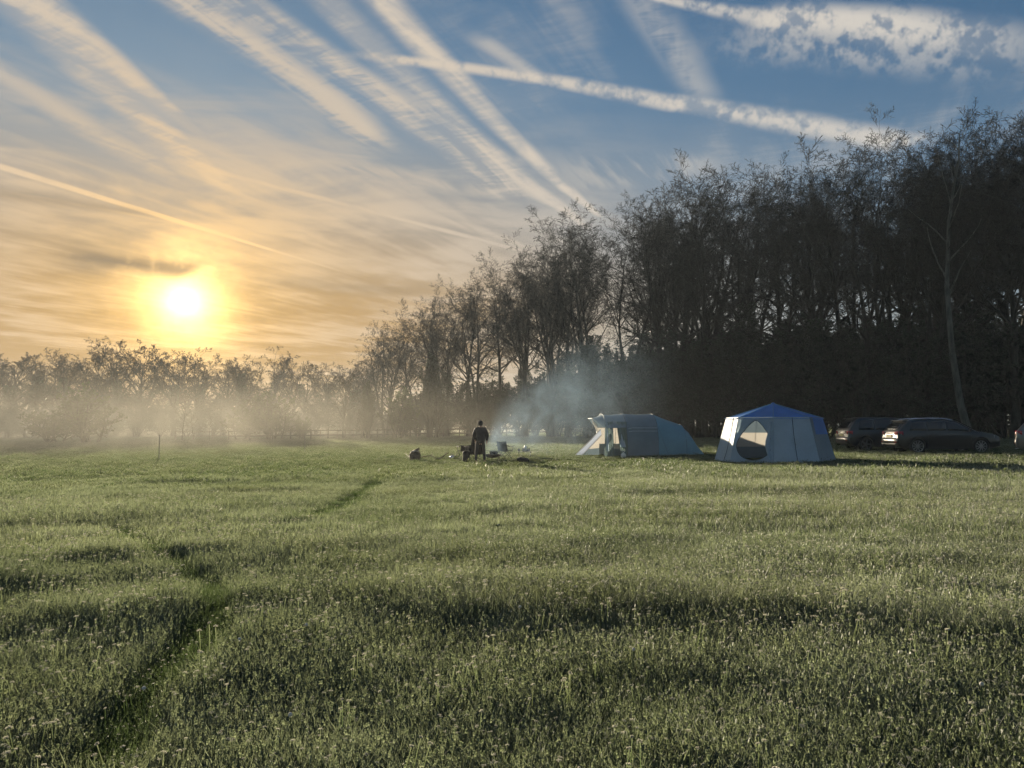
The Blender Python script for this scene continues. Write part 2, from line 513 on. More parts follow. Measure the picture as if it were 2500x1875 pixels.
# footpaths trodden through the dew: polylines on the ground
PATH1 = [on_ground(*p) for p in ((280, 1874), (294, 1851), (316, 1778), (362, 1693), (452, 1625), (508, 1552), (525, 1495), (497, 1433), (412, 1377), (339, 1326), (271, 1298))]
PATH2 = [on_ground(*p) for p in ((751, 1264), (808, 1250), (859, 1219), (904, 1190), (960, 1160), (985, 1148))]
def path_dist(x, y):
    best = np.full(len(x), 1e9)
    for P in (PATH1, PATH2):
        for a, b in zip(P[:-1], P[1:]):
            ax, ay, bx, by = a.x, a.y, b.x, b.y
            L2 = (bx - ax) ** 2 + (by - ay) ** 2 + 1e-9
            t = np.clip(((x - ax) * (bx - ax) + (y - ay) * (by - ay)) / L2, 0, 1)
            best = np.minimum(best, np.hypot(x - ax - t * (bx - ax), y - ay - t * (by - ay)))
    return best

def grass_material():
    m = bpy.data.materials.new('grass blade'); m.use_nodes = True
    K = NT(m.node_tree); K.t.nodes.clear()
    tip = K.new('ShaderNodeAttribute'); tip.attribute_name = 'tip'
    dew = K.new('ShaderNodeAttribute'); dew.attribute_type = 'INSTANCER'; dew.attribute_name = 'dew'
    hue = K.new('ShaderNodeAttribute'); hue.attribute_type = 'INSTANCER'; hue.attribute_name = 'hue'
    t = tip.outputs['Fac']
    c0 = K.mix(hue.outputs['Fac'], (0.036, 0.064, 0.020), (0.066, 0.074, 0.034))
    c1 = K.mix(hue.outputs['Fac'], (0.056, 0.084, 0.034), (0.100, 0.102, 0.058))
    c = K.mix(t, c0, c1)
    dewf = K.m('MULTIPLY', K.m('MULTIPLY', dew.outputs['Fac'], K.ss(t, 0.1, 0.9)), 0.9)
    c = K.mix(dewf, c, (0.285, 0.312, 0.268))
    b = K.new('ShaderNodeBsdfPrincipled')
    K.put(b.inputs['Base Color'], c)
    b.inputs['Roughness'].default_value = 0.55
    b.inputs['Specular IOR Level'].default_value = 0.5
    tr = K.new('ShaderNodeBsdfTranslucent')
    K.put(tr.inputs[0], K.mix(1.0, c, (1.15, 1.2, 0.8), 'MULTIPLY'))
    mx = K.new('ShaderNodeMixShader'); mx.inputs[0].default_value = 0.5
    K.put(mx.inputs[1], b.outputs[0]); K.put(mx.inputs[2], tr.outputs[0])
    out = K.new('ShaderNodeOutputMaterial'); K.put(out.inputs[0], mx.outputs[0])
    return m
M_GRASS = grass_material()
M_FLOWER = mat('pale flower', (0.62, 0.60, 0.54), 0.7, trans=0.4, spec=0.2)

def tuft(seed, nb, rad, h0, h1, w, heads=0.15, seg=3, flower=0.0):
    r = np.random.default_rng(seed)
    V, Qd, T, tips, mi = [], [], [], [], []
    for _ in range(nb):
        a, d = r.uniform(0, 2 * math.pi), rad * math.sqrt(r.uniform(0, 1))
        x, y = d * math.cos(a), d * math.sin(a)
        h = r.uniform(h0, h1)
        la, lean = r.uniform(0, 2 * math.pi), r.uniform(0.1, 0.9) * h * 0.7
        fa = r.uniform(0, 2 * math.pi)
        wv = w * .5 * (r.uniform(.5, 1.2) if r.uniform() < .85 else r.uniform(1.5, 2.4)); wx, wy = math.cos(fa) * wv, math.sin(fa) * wv
        curl = r.uniform(0.0, 0.35) if r.uniform() < .7 else r.uniform(.5, .8)
        base = len(V)
        for k in range(seg + 1):
            t = k / seg
            px = x + math.cos(la) * lean * t * t; py = y + math.sin(la) * lean * t * t
            pz = h * (t - curl * t ** 3) - 0.02 * (1 - t)
            f = 1 - 0.85 * t
            V += [(px - wx * f, py - wy * f, pz), (px + wx * f, py + wy * f, pz)]
            tips += [t, t]
        for k in range(seg):
            b = base + 2 * k
            Qd.append((b, b + 1, b + 3, b + 2)); mi.append(0)
        if r.uniform() < heads:
            c = len(V); s = r.uniform(.003, .006); l = r.uniform(.010, .024)
            V += [(px - s, py, pz - .004), (px + s, py, pz - .004), (px + s * .6, py + s, pz + l), (px - s * .6, py - s, pz + l)]
            tips += [1.0] * 4
            Qd.append((c, c + 1, c + 2, c + 3)); mi.append(1 if r.uniform() < flower else 0)
            c = len(V)
            V += [(px, py - s, pz), (px, py + s, pz), (px + s, py + s * .6, pz + l * .9), (px - s, py - s * .6, pz + l * .9)]
            tips += [1.0] * 4
            Qd.append((c, c + 1, c + 2, c + 3)); mi.append(mi[-1])
    me = np_mesh('grass tuft', np.array(V), np.array(Qd), smooth=True)
    at_ = me.attributes.new('tip', 'FLOAT', 'POINT'); at_.data.foreach_set('value', np.array(tips, np.float32))
    me.materials.append(M_GRASS); me.materials.append(M_FLOWER)
    me.polygons.foreach_set('material_index', np.array(mi, np.int32))
    return me

M_UMBEL = mat('pale seed head', (0.42, 0.41, 0.33), 0.8, spec=0.2, trans=0.4, vary=.2, scale=30)
def umbel(seed):
    r = np.random.default_rng(seed)
    V, Qd, tips, mi = [], [], [], []
    for _ in range(3):
        x, y = r.normal(0, .05, 2); h = r.uniform(.14, .27); lx, ly = r.normal(0, .03, 2)
        b = len(V)
        for k in range(3):
            t = k / 2; V += [(x + lx * t - .0016, y + ly * t, h * t), (x + lx * t + .0016, y + ly * t, h * t)]; tips += [t * .6] * 2
        for k in range(2): Qd.append((b + 2 * k, b + 2 * k + 1, b + 2 * k + 3, b + 2 * k + 2)); mi.append(0)
        R_ = r.uniform(.005, .014)
        for q in range(11):
            a, d = q * 2.4, R_ * math.sqrt((q + .3) / 11); s_ = r.uniform(.0016, .0032)
            cx, cy, cz = x + lx + d * math.cos(a), y + ly + d * math.sin(a), h + .008 - 16 * d * d + r.uniform(-.003, .003)
            b = len(V); n1, n2 = r.normal(0, .5, 2)
            V += [(cx - s_, cy - s_, cz + n1 * s_), (cx + s_, cy - s_, cz - n2 * s_), (cx + s_, cy + s_, cz + n2 * s_), (cx - s_, cy + s_, cz - n1 * s_)]
            tips += [1.0] * 4; Qd.append((b, b + 1, b + 2, b + 3)); mi.append(1)
            b = len(V)
            V += [(cx - s_, cy, cz - s_), (cx + s_, cy, cz - s_), (cx + s_, cy, cz + s_), (cx - s_, cy, cz + s_)]
            tips += [1.0] * 4; Qd.append((b, b + 1, b + 2, b + 3)); mi.append(1)
    me = np_mesh('seed heads', np.array(V), np.array(Qd), smooth=True)
    at_ = me.attributes.new('tip', 'FLOAT', 'POINT'); at_.data.foreach_set('value', np.array(tips, np.float32))
    me.materials.append(M_GRASS); me.materials.append(M_UMBEL)
    me.polygons.foreach_set('material_index', np.array(mi, np.int32))
    return me

CLEAR = []      # (x, y, radius) places where little grass stands
def build_grass():
    variants = [tuft(100 + i, 20, 0.08, 0.05, 0.17, 0.0042, 0.16, 3, 0.004) for i in range(6)]
    variants += [tuft(200 + i, 26, 0.09, 0.09, 0.24, 0.0048, 0.10, 4, 0.004) for i in range(3)]
    nnear = len(variants)
    variants += [tuft(300 + i, 64, 0.26, 0.04, 0.14, 0.008, 0.06, 2, 0.0) for i in range(4)]
    nmid = len(variants)
    variants += [tuft(400 + i, 130, 0.75, 0.03, 0.085, 0.016, 0.0, 2) for i in range(3)]
    nfar = len(variants)
    variants += [umbel(500 + i) for i in range(3)]
    coll = bpy.data.collections.new('grass tufts')
    for i, me in enumerate(variants):
        coll.objects.link(bpy.data.objects.new('tuft_%02d' % i, me))
    r = np.random.default_rng(3)
    def sample(n, r0, r1, p):
        """radius density ~ r^p inside the wedge of view with room to step aside"""
        u = r.uniform(0, 1, n)
        rr = (r0 ** (p + 1) + u * (r1 ** (p + 1) - r0 ** (p + 1))) ** (1 / (p + 1))
        half = np.radians(38) + np.minimum(1.6 / rr, 0.6)
        th = r.uniform(-1, 1, n) * half
        return rr * np.sin(th), rr * np.cos(th)
    sets = []
    for (n, r0, r1, p, lo, hi) in ((80000, 2.2, 10.5, 0.4, 0, nnear), (64000, 8, 26, 0.1, nnear, nmid), (52000, 21, 150, 0.0, nmid, nfar), (4200, 2.4, 18, 0.4, nfar, nfar + 3)):
        x, y = sample(n, r0, r1, p)
        sets.append((x, y, lo, hi))
    X = np.concatenate([s[0] for s in sets]); Y = np.concatenate([s[1] for s in sets])
    LO = np.concatenate([np.full(len(s[0]), s[2]) for s in sets]); HI = np.concatenate([np.full(len(s[0]), s[3]) for s in sets])
    keep = np.ones(len(X), bool)
    for (cx, cy, cr) in CLEAR: keep &= np.hypot(X - cx, Y - cy) > cr
    X, Y, LO, HI = X[keep], Y[keep], LO[keep], HI[keep]
    n = len(X)
    d = path_dist(X, Y)
    pw = 0.17 + 0.009 * np.hypot(X, Y) + 0.10 * (vnoise(X / .5, Y / .5, 21) - .5)
    onp = np.clip((pw - d) / 0.12, 0, 1)
    patch = vnoise(X / 1.6 + 40, Y / 1.1, 5) * .6 + vnoise(X / .6, Y / .45, 6) * .4
    tus = vnoise(X / 0.9 + 3, Y / 0.7, 11) * .5 + vnoise(X / 2.8 + 3, Y / 1.6, 12) * .5
    scl = (0.76 + 0.40 * np.clip((tus - .28) / .45, 0, 1)) * r.uniform(.75, 1.25, n) * (1 - .35 * onp)
    dist = np.hypot(X, Y)
    for (cx, cy, cr) in ((-2.0, 32.6, 5.5), (3.0, 33.5, 4.5), (7.5, 34.0, 5.0), (10.5, 28.0, 5.0), (19.5, 34.0, 6.0)):
        scl *= 1 - .38 * np.clip((cr - np.hypot(X - cx, Y - cy)) / 1.5, 0, 1)
    dew = np.clip(0.38 + 0.95 * patch, 0, 1) * (1 - 0.80 * onp) * r.uniform(.6, 1.0, n)
    hue = np.clip(r.normal(0.40, 0.2, n) + .5 * (vnoise(X / 3, Y / 2, 8) - .5) - .7 * onp, 0, 1)
    idx = (LO + np.floor(r.uniform(0, 1, n) * (HI - LO))).astype(np.int32)
    # taller darker tussocks keep to their own patches
    tall = (tus > 0.64) & (LO == 0) & (r.uniform(0, 1, n) < .7)
    idx[tall] = 6 + r.integers(0, 3, tall.sum())
    idx[(LO == 0) & ~tall] = r.integers(0, 6, ((LO == 0) & ~tall).sum())
    rot = np.stack([r.normal(0, .12, n), r.normal(0, .12, n), r.uniform(0, 6.283, n)], -1)
    P = np.stack([X, Y, gz(X, Y) - 0.005], -1)
    me = bpy.data.meshes.new('grass')
    me.vertices.add(n); me.vertices.foreach_set('co', P.astype(np.float32).ravel())
    def attr(nm, ty, key, v):
        a = me.attributes.new(nm, ty, 'POINT'); a.data.foreach_set(key, np.asarray(v).ravel())
    attr('dew', 'FLOAT', 'value', dew.astype(np.float32))
    attr('hue', 'FLOAT', 'value', hue.astype(np.float32))
    attr('scl', 'FLOAT', 'value', scl.astype(np.float32))
    attr('idx', 'INT', 'value', idx)
    attr('rot', 'FLOAT_VECTOR', 'vector', rot.astype(np.float32))
    me.materials.append(M_GRASS)
    ng = bpy.data.node_groups.new('scatter grass', 'GeometryNodeTree')
    ng.interface.new_socket('Geometry', in_out='INPUT', socket_type='NodeSocketGeometry')
    ng.interface.new_socket('Geometry', in_out='OUTPUT', socket_type='NodeSocketGeometry')
    N = ng.nodes; Lk = ng.links
    gi = N.new('NodeGroupInput'); go = N.new('NodeGroupOutput')
    ip = N.new('GeometryNodeInstanceOnPoints')
    ci = N.new('GeometryNodeCollectionInfo'); ci.inputs['Collection'].default_value = coll
    ci.inputs['Separate Children'].default_value = True; ci.inputs['Reset Children'].default_value = True
    def na(nm, ty):
        x = N.new('GeometryNodeInputNamedAttribute'); x.data_type = ty; x.inputs['Name'].default_value = nm; return x.outputs['Attribute']
    e2r = N.new('FunctionNodeEulerToRotation')
    Lk.new(gi.outputs[0], ip.inputs['Points'])
    Lk.new(ci.outputs[0], ip.inputs['Instance'])
    ip.inputs['Pick Instance'].default_value = True
    Lk.new(na('idx', 'INT'), ip.inputs['Instance Index'])
    Lk.new(na('rot', 'FLOAT_VECTOR'), e2r.inputs[0]); Lk.new(e2r.outputs[0], ip.inputs['Rotation'])
    Lk.new(na('scl', 'FLOAT'), ip.inputs['Scale'])
    Lk.new(ip.outputs[0], go.inputs[0])
    o = link('grass', me)
    o.modifiers.new('scatter', 'NODES').node_group = ng
    tag(o, 'long dewy meadow grass covering the whole field', 'grass', kind='stuff')

# ------------------------------------------------------------------ trees
def norm(v): return v / np.maximum(np.linalg.norm(v, axis=-1, keepdims=True), 1e-9)

def tubes(P, R, sides):
    n, k, _ = P.shape
    T = np.gradient(P, axis=1)
    T = norm(T)
    mean = norm(P[:, -1] - P[:, 0])
    ref = np.where(np.abs(mean[:, 2:3]) < 0.9, np.array([[0, 0, 1.0]]), np.array([[1.0, 0, 0]]))
    U = norm(np.cross(mean, ref))[:, None, :].repeat(k, 1)
    U = norm(U - T * (U * T).sum(-1, keepdims=True))
    W = np.cross(T, U)
    a = np.arange(sides) * 2 * np.pi / sides
    ring = U[:, :, None, :] * np.cos(a)[None, None, :, None] + W[:, :, None, :] * np.sin(a)[None, None, :, None]
    V = P[:, :, None, :] + ring * R[:, :, None, None]
    V = V.reshape(-1, 3)
    b = (np.arange(n)[:, None, None] * k + np.arange(k - 1)[None, :, None]) * sides
    s = np.arange(sides)[None, None, :]; s2 = (s + 1) % sides
    Qd = np.stack([b + s, b + s2, b + sides + s2, b + sides + s], -1).reshape(-1, 4)
    return V, Qd

def grow_level(r, par, spec):
    """par: dict P (n,k,3), R (n,k), L (n). returns children"""
    P, R, L = par['P'], par['R'], par['L']
    n, k, _ = P.shape
    c = spec['n']
    cnt = n * c
    i = np.repeat(np.arange(n), c)
    j = np.tile(np.arange(c), n)
    t0, t1 = spec['t']
    t = t0 + (t1 - t0) * (j + r.uniform(0.05, .95, cnt)) / c
    f = t * (k - 1); a = np.minimum(f.astype(int), k - 2); fr = (f - a)[:, None]
    pos = P[i, a] * (1 - fr) + P[i, a + 1] * fr
    rad = R[i, a] * (1 - fr[:, 0]) + R[i, a + 1] * fr[:, 0]
    T = norm(P[i, a + 1] - P[i, a])
    ref = np.where(np.abs(T[:, 2:3]) < 0.9, np.array([[0, 0, 1.0]]), np.array([[1.0, 0, 0]]))
    U = norm(np.cross(T, ref)); W = np.cross(T, U)
    phi = j * 2.399 + r.uniform(0, 6.283, n)[i] + r.normal(0, .5, cnt)
    an = np.radians(r.uniform(spec['a'][0], spec['a'][1], cnt))
    d = T * np.cos(an)[:, None] + (U * np.cos(phi)[:, None] + W * np.sin(phi)[:, None]) * np.sin(an)[:, None]
    ln = L[i] * r.uniform(spec['l'][0], spec['l'][1], cnt) * (1 - spec.get('taper', .5) * (t - t0) / max(t1 - t0, .01))
    return extend(r, pos, d, ln, np.minimum(rad * spec.get('rr', .6), spec.get('rmax', 9)), spec)

def extend(r, pos, d, ln, rad, spec):
    n = len(pos); k = spec['k']
    P = np.zeros((n, k, 3)); P[:, 0] = pos
    st = (ln / (k - 1))[:, None]
    for s in range(1, k):
        d = norm(d + r.normal(0, spec['w'], (n, 3)) + np.array([0, 0, spec['up']]))
        P[:, s] = P[:, s - 1] + d * st
    R = rad[:, None] * np.linspace(1, spec.get('tip', .35), k)[None, :]
    return dict(P=P, R=np.maximum(R, spec.get('rmin', .004)), L=ln)

def make_tree(seed, H, style):
    """returns (trunk mesh, crown mesh)"""
    r = np.random.default_rng(seed)
    S = style
    stems = S.get('stems', 1)
    pos = np.zeros((stems, 3)); pos[:, :2] = r.normal(0, .25 if stems > 1 else 0, (stems, 2)); pos[:, 2] = -.3
    d = norm(np.stack([r.normal(0, S.get('splay', .04), stems), r.normal(0, S.get('splay', .04), stems), np.ones(stems)], -1))
    ln = np.full(stems, H * S.get('trunk', .9)) * r.uniform(.85, 1.05, stems)
    tr = extend(r, pos, d, ln, np.full(stems, S['r0']), dict(k=14, w=S.get('tw', .05), up=.06, tip=.12))
    # swollen foot
    tr['R'][:, 0] *= 1.35
    lv = [tr]
    for sp in S['levels']: lv.append(grow_level(r, lv[-1], sp))
    # some first order shoots also carry fine twigs directly
    sides = S.get('sides', [8, 6, 4, 3, 3, 3])
    nt = S.get('ntrunk', 3)
    def merge(parts):
        Vs, Qs, o = [], [], 0
        for V, Qd in parts:
            Vs.append(V); Qs.append(Qd + o); o += len(V)
        return np.concatenate(Vs), np.concatenate(Qs)
    V, Qd = merge([tubes(l['P'], l['R'], sides[a]) for a, l in enumerate(lv[:nt])])
    me_t = np_mesh('trunk', V, Qd, smooth=True)
    parts = [tubes(l['P'], l['R'], sides[a + nt]) for a, l in enumerate(lv[nt:])]
    V, Qd = merge(parts)
    nb = S.get('buds', 3000)
    tris = None; nq = len(Qd)
    if nb:
        tw = lv[-1]['P'].reshape(-1, 3)
        c = tw[r.integers(0, len(tw), nb)]
        s = r.uniform(*S.get('bs', (.03, .07)), nb)[:, None]
        A = norm(r.normal(0, 1, (nb, 3))) * s; B = norm(r.normal(0, 1, (nb, 3))) * s * .6
        o = len(V)
        V = np.concatenate([V, np.stack([c - B, c + B, c + A * 1.6], 1).reshape(-1, 3)])
        tris = o + np.arange(nb * 3).reshape(-1, 3)
    me_c = np_mesh('crown', V, Qd, tris)
    me_c.materials.append(S.get('twig', M_TWIG)); me_c.materials.append(S.get('bud', M_BUD))
    if tris is not None:
        mi = np.zeros(nq + nb, np.int32); mi[nq:] = 1
        me_c.polygons.foreach_set('material_index', mi)
    me_t.materials.append(S.get('bark', M_BARK))
    # ground the mesh extents
    return me_t, me_c

def leaf_mass(seed, n, fn, size, extra=None):
    """n leaves (two triangles folded) at points from fn(r, n)"""
    r = np.random.default_rng(seed)
    c = fn(r, n)
    s = r.uniform(size[0], size[1], n)[:, None]
    A = norm(r.normal(0, 1, (n, 3))) * s
    B = norm(np.cross(A, r.normal(0, 1, (n, 3)))) * s * .55
    V = np.stack([c - A * .5, c + B * .6, c + A * .5, c - B * .6], 1).reshape(-1, 3)
    Qd = np.arange(n * 4).reshape(-1, 4)
    return V, Qd

FINE = [dict(n=9, t=(.15, 1.0), a=(25, 66), l=(.30, .46), k=6, w=.16, up=.025, rr=.55, tip=.4),
    dict(n=8, t=(.12, 1.0), a=(25, 68), l=(.32, .52), k=4, w=.18, up=.02, rr=.6, tip=.5, rmin=.010),
    dict(n=5, t=(.12, 1.0), a=(25, 68), l=(.40, .65), k=3, w=.2, up=.015, rr=.7, tip=.6, rmin=.0068)]
FOREST = dict(r0=.24, trunk=.72, tw=.05, buds=500, bs=(.025, .045), levels=[
    dict(n=17, t=(.44, 1.0), a=(20, 62), l=(.30, .46), taper=.12, k=9, w=.13, up=.06, rr=.55, tip=.22)] + FINE)
FOREST_TALL = dict(FOREST, r0=.21, trunk=.76, tw=.07, levels=[
    dict(n=16, t=(.48, 1.0), a=(16, 56), l=(.26, .42), taper=.12, k=9, w=.13, up=.07, rr=.52, tip=.22)] + FINE)
FOREST_FORK = dict(FOREST, stems=2, splay=.12, r0=.20, levels=[
    dict(n=11, t=(.42, 1.0), a=(20, 60), l=(.28, .44), taper=.12, k=9, w=.14, up=.06, rr=.52, tip=.22),
    dict(FINE[0], n=8), dict(FINE[1], n=7), FINE[2]])
FIELD_OAK = dict(r0=.34, trunk=.62, tw=.06, buds=1800, bs=(.05, .10), twig=M_TWIG_FAR, levels=[
    dict(n=14, t=(.30, 1.0), a=(28, 66), l=(.50, .78), taper=.32, k=9, w=.16, up=.055, rr=.55, tip=.25),
    dict(n=7, t=(.25, 1.0), a=(28, 60), l=(.32, .52), k=6, w=.17, up=.04, rr=.55, tip=.4),
    dict(n=6, t=(.2, 1.0), a=(28, 62), l=(.36, .6), k=5, w=.18, up=.03, rr=.6, tip=.5, rmin=.016),
    dict(n=5, t=(.2, 1.0), a=(28, 62), l=(.38, .6), k=3, w=.2, up=.02, rr=.7, tip=.6, rmin=.014)])
FAN = dict(FIELD_OAK, r0=.30, trunk=.55, buds=1500, bs=(.04, .08), levels=[
    dict(n=16, t=(.32, 1.0), a=(22, 60), l=(.66, .95), taper=.22, k=10, w=.10, up=.07, rr=.5, tip=.25),
    dict(n=7, t=(.25, 1.0), a=(25, 50), l=(.30, .5), k=6, w=.13, up=.05, rr=.55, tip=.4),
    dict(n=6, t=(.2, 1.0), a=(25, 55), l=(.34, .6), k=5, w=.15, up=.04, rr=.6, tip=.5, rmin=.015),
    dict(n=5, t=(.2, 1.0), a=(25, 55), l=(.38, .6), k=3, w=.18, up=.03, rr=.7, tip=.6, rmin=.013)])
VASE = dict(r0=.10, trunk=.8, tw=.03, buds=600, bs=(.04, .08), ntrunk=2, twig=M_TWIG_FAR, levels=[
    dict(n=16, t=(.25, .95), a=(18, 34), l=(.35, .6), taper=.5, k=7, w=.07, up=.10, rr=.5, tip=.3),
    dict(n=6, t=(.2, 1.0), a=(18, 40), l=(.3, .5), k=4, w=.1, up=.08, rr=.6, tip=.5, rmin=.012),
    dict(n=4, t=(.2, 1.0), a=(20, 45), l=(.4, .6), k=3, w=.12, up=.06, rr=.6, tip=.6, rmin=.010)])
COLUMN = dict(r0=.16, trunk=.9, tw=.03, buds=9000, bs=(.06, .12), ntrunk=2, twig=M_TWIG_FAR, bud=M_SHRUB_DARK, stems=3, splay=.07, levels=[
    dict(n=26, t=(.05, .98), a=(14, 30), l=(.30, .5), taper=.7, k=7, w=.08, up=.13, rr=.5, tip=.3),
    dict(n=7, t=(.2, 1.0), a=(18, 40), l=(.3, .5), k=4, w=.1, up=.1, rr=.6, tip=.5, rmin=.012),
    dict(n=5, t=(.2, 1.0), a=(20, 45), l=(.4, .6), k=3, w=.12, up=.08, rr=.6, tip=.6, rmin=.010)])
BUSH = dict(r0=.10, trunk=.85, tw=.08, buds=11000, bs=(.05, .11), ntrunk=2, twig=M_TWIG_FAR, bud=M_SHRUB, stems=6, splay=.34, levels=[
    dict(n=14, t=(.12, .98), a=(25, 62), l=(.34, .6), taper=.6, k=7, w=.14, up=.03, rr=.55, tip=.3),
    dict(n=7, t=(.2, 1.0), a=(25, 60), l=(.3, .55), k=4, w=.15, up=.02, rr=.6, tip=.5, rmin=.012),
    dict(n=5, t=(.2, 1.0), a=(25, 60), l=(.4, .6), k=3, w=.17, up=.02, rr=.6, tip=.6, rmin=.010)])
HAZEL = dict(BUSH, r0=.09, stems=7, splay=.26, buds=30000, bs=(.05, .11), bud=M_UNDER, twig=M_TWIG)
SAPLING = dict(r0=.06, trunk=.95, tw=.03, buds=150, bs=(.04, .08), ntrunk=2, twig=M_TWIG_FAR, levels=[
    dict(n=9, t=(.45, .98), a=(20, 50), l=(.16, .3), taper=.5, k=6, w=.1, up=.06, rr=.5, tip=.3),
    dict(n=5, t=(.2, 1.0), a=(20, 45), l=(.3, .5), k=4, w=.12, up=.05, rr=.6, tip=.5, rmin=.012)])

PROTO = {}
def proto(key, seed, H, style):
    tr, cr = make_tree(seed, H, style)
    z = np.empty(len(cr.vertices) * 3, np.float32); cr.vertices.foreach_get('co', z)
    PROTO[key] = ((tr, cr), float(np.percentile(z[2::3], 99.6)))
for i, (st, h) in enumerate(((FOREST, 22), (FOREST, 23), (FOREST_TALL, 24), (FOREST_FORK, 22), (FOREST_TALL, 23), (FOREST_FORK, 23))):
    proto('wood%d' % i, 11 + i, h, st)
for i in range(4): proto('oak%d' % i, 40 + i, 16, FIELD_OAK)
proto('fan', 51, 16, FAN)
proto('vase', 52, 7.5, VASE)
proto('column', 53, 10, COLUMN)
for i in range(2): proto('bush%d' % i, 54 + i, 5.5, BUSH)
for i in range(3): proto('hazel%d' % i, 57 + i, 9.5, HAZEL)
proto('sapling', 60, 6, SAPLING)

def ivy_mesh(seed, H, n, rad):
    def fn(r, n):
        z = H * r.uniform(0, 1, n) ** .8
        a = r.uniform(0, 6.283, n)
        lump = .55 + .9 * vnoise(a / 6.283 * 5, z / 1.1, seed)
        rr = rad * lump * np.sqrt(r.uniform(.25, 1, n)) * (1 - .45 * z / H)
        return np.stack([rr * np.cos(a), rr * np.sin(a), z], -1)
    V, Qd = leaf_mass(seed, n, fn, (.08, .17))
    me = np_mesh('ivy', V, Qd); me.materials.append(M_IVY); return me
IVY = [ivy_mesh(70 + i, 9.5 - i, 5500, 1.0) for i in range(3)]

def plant_tree(name, key, label, cat, p, H, rz, group=None, ivy=None, wide=1.0, bark=None):
    (mt, mc), h0 = PROTO[key]
    t = thing(name, label, cat, p, rz, group)
    s = H / h0
    t.scale = (s * wide, s * wide, s)
    a = link('trunk', mt, None, t); b = link('crown', mc, None, t)
    if bark:
        a.data = mt.copy(); a.data.materials.clear(); a.data.materials.append(bark)
    if ivy is not None:
        link('ivy', IVY[ivy], None, t)
    return t

ORD = ['first', 'second', 'third', 'fourth', 'fifth', 'sixth', 'seventh', 'eighth', 'ninth', 'tenth', 'eleventh', 'twelfth', 'thirteenth',
       'fourteenth', 'fifteenth', 'sixteenth', 'seventeenth', 'eighteenth', 'nineteenth', 'twentieth', 'twenty-first', 'twenty-second', 'twenty-third', 'twenty-fourth',
       'twenty-fifth', 'twenty-sixth', 'twenty-seventh', 'twenty-eighth', 'twenty-ninth', 'thirtieth']

# the wood on the right: its edge as (pixel column, depth, top row of the photograph)
EDGE = [(930, 122, 800), (1000, 114, 752), (1090, 107, 696), (1180, 101, 652), (1270, 95, 600), (1360, 90, 548), (1440, 85, 498), (1520, 80, 470), (1600, 76, 448),
        (1680, 72, 420), (1760, 69, 405), (1840, 66, 400), (1920, 63, 395), (2000, 61, 375), (2080, 58.5, 345), (2160, 56.5, 318), (2240, 55, 315), (2320, 54, 305),
        (2400, 53, 320), (2480, 52, 290), (2570, 51, 250), (2660, 50, 250)]
def edge_at(px):
    xs = [e[0] for e in EDGE]
    return float(np.interp(px, xs, [e[1] for e in EDGE])), float(np.interp(px, xs, [e[2] for e in EDGE]))

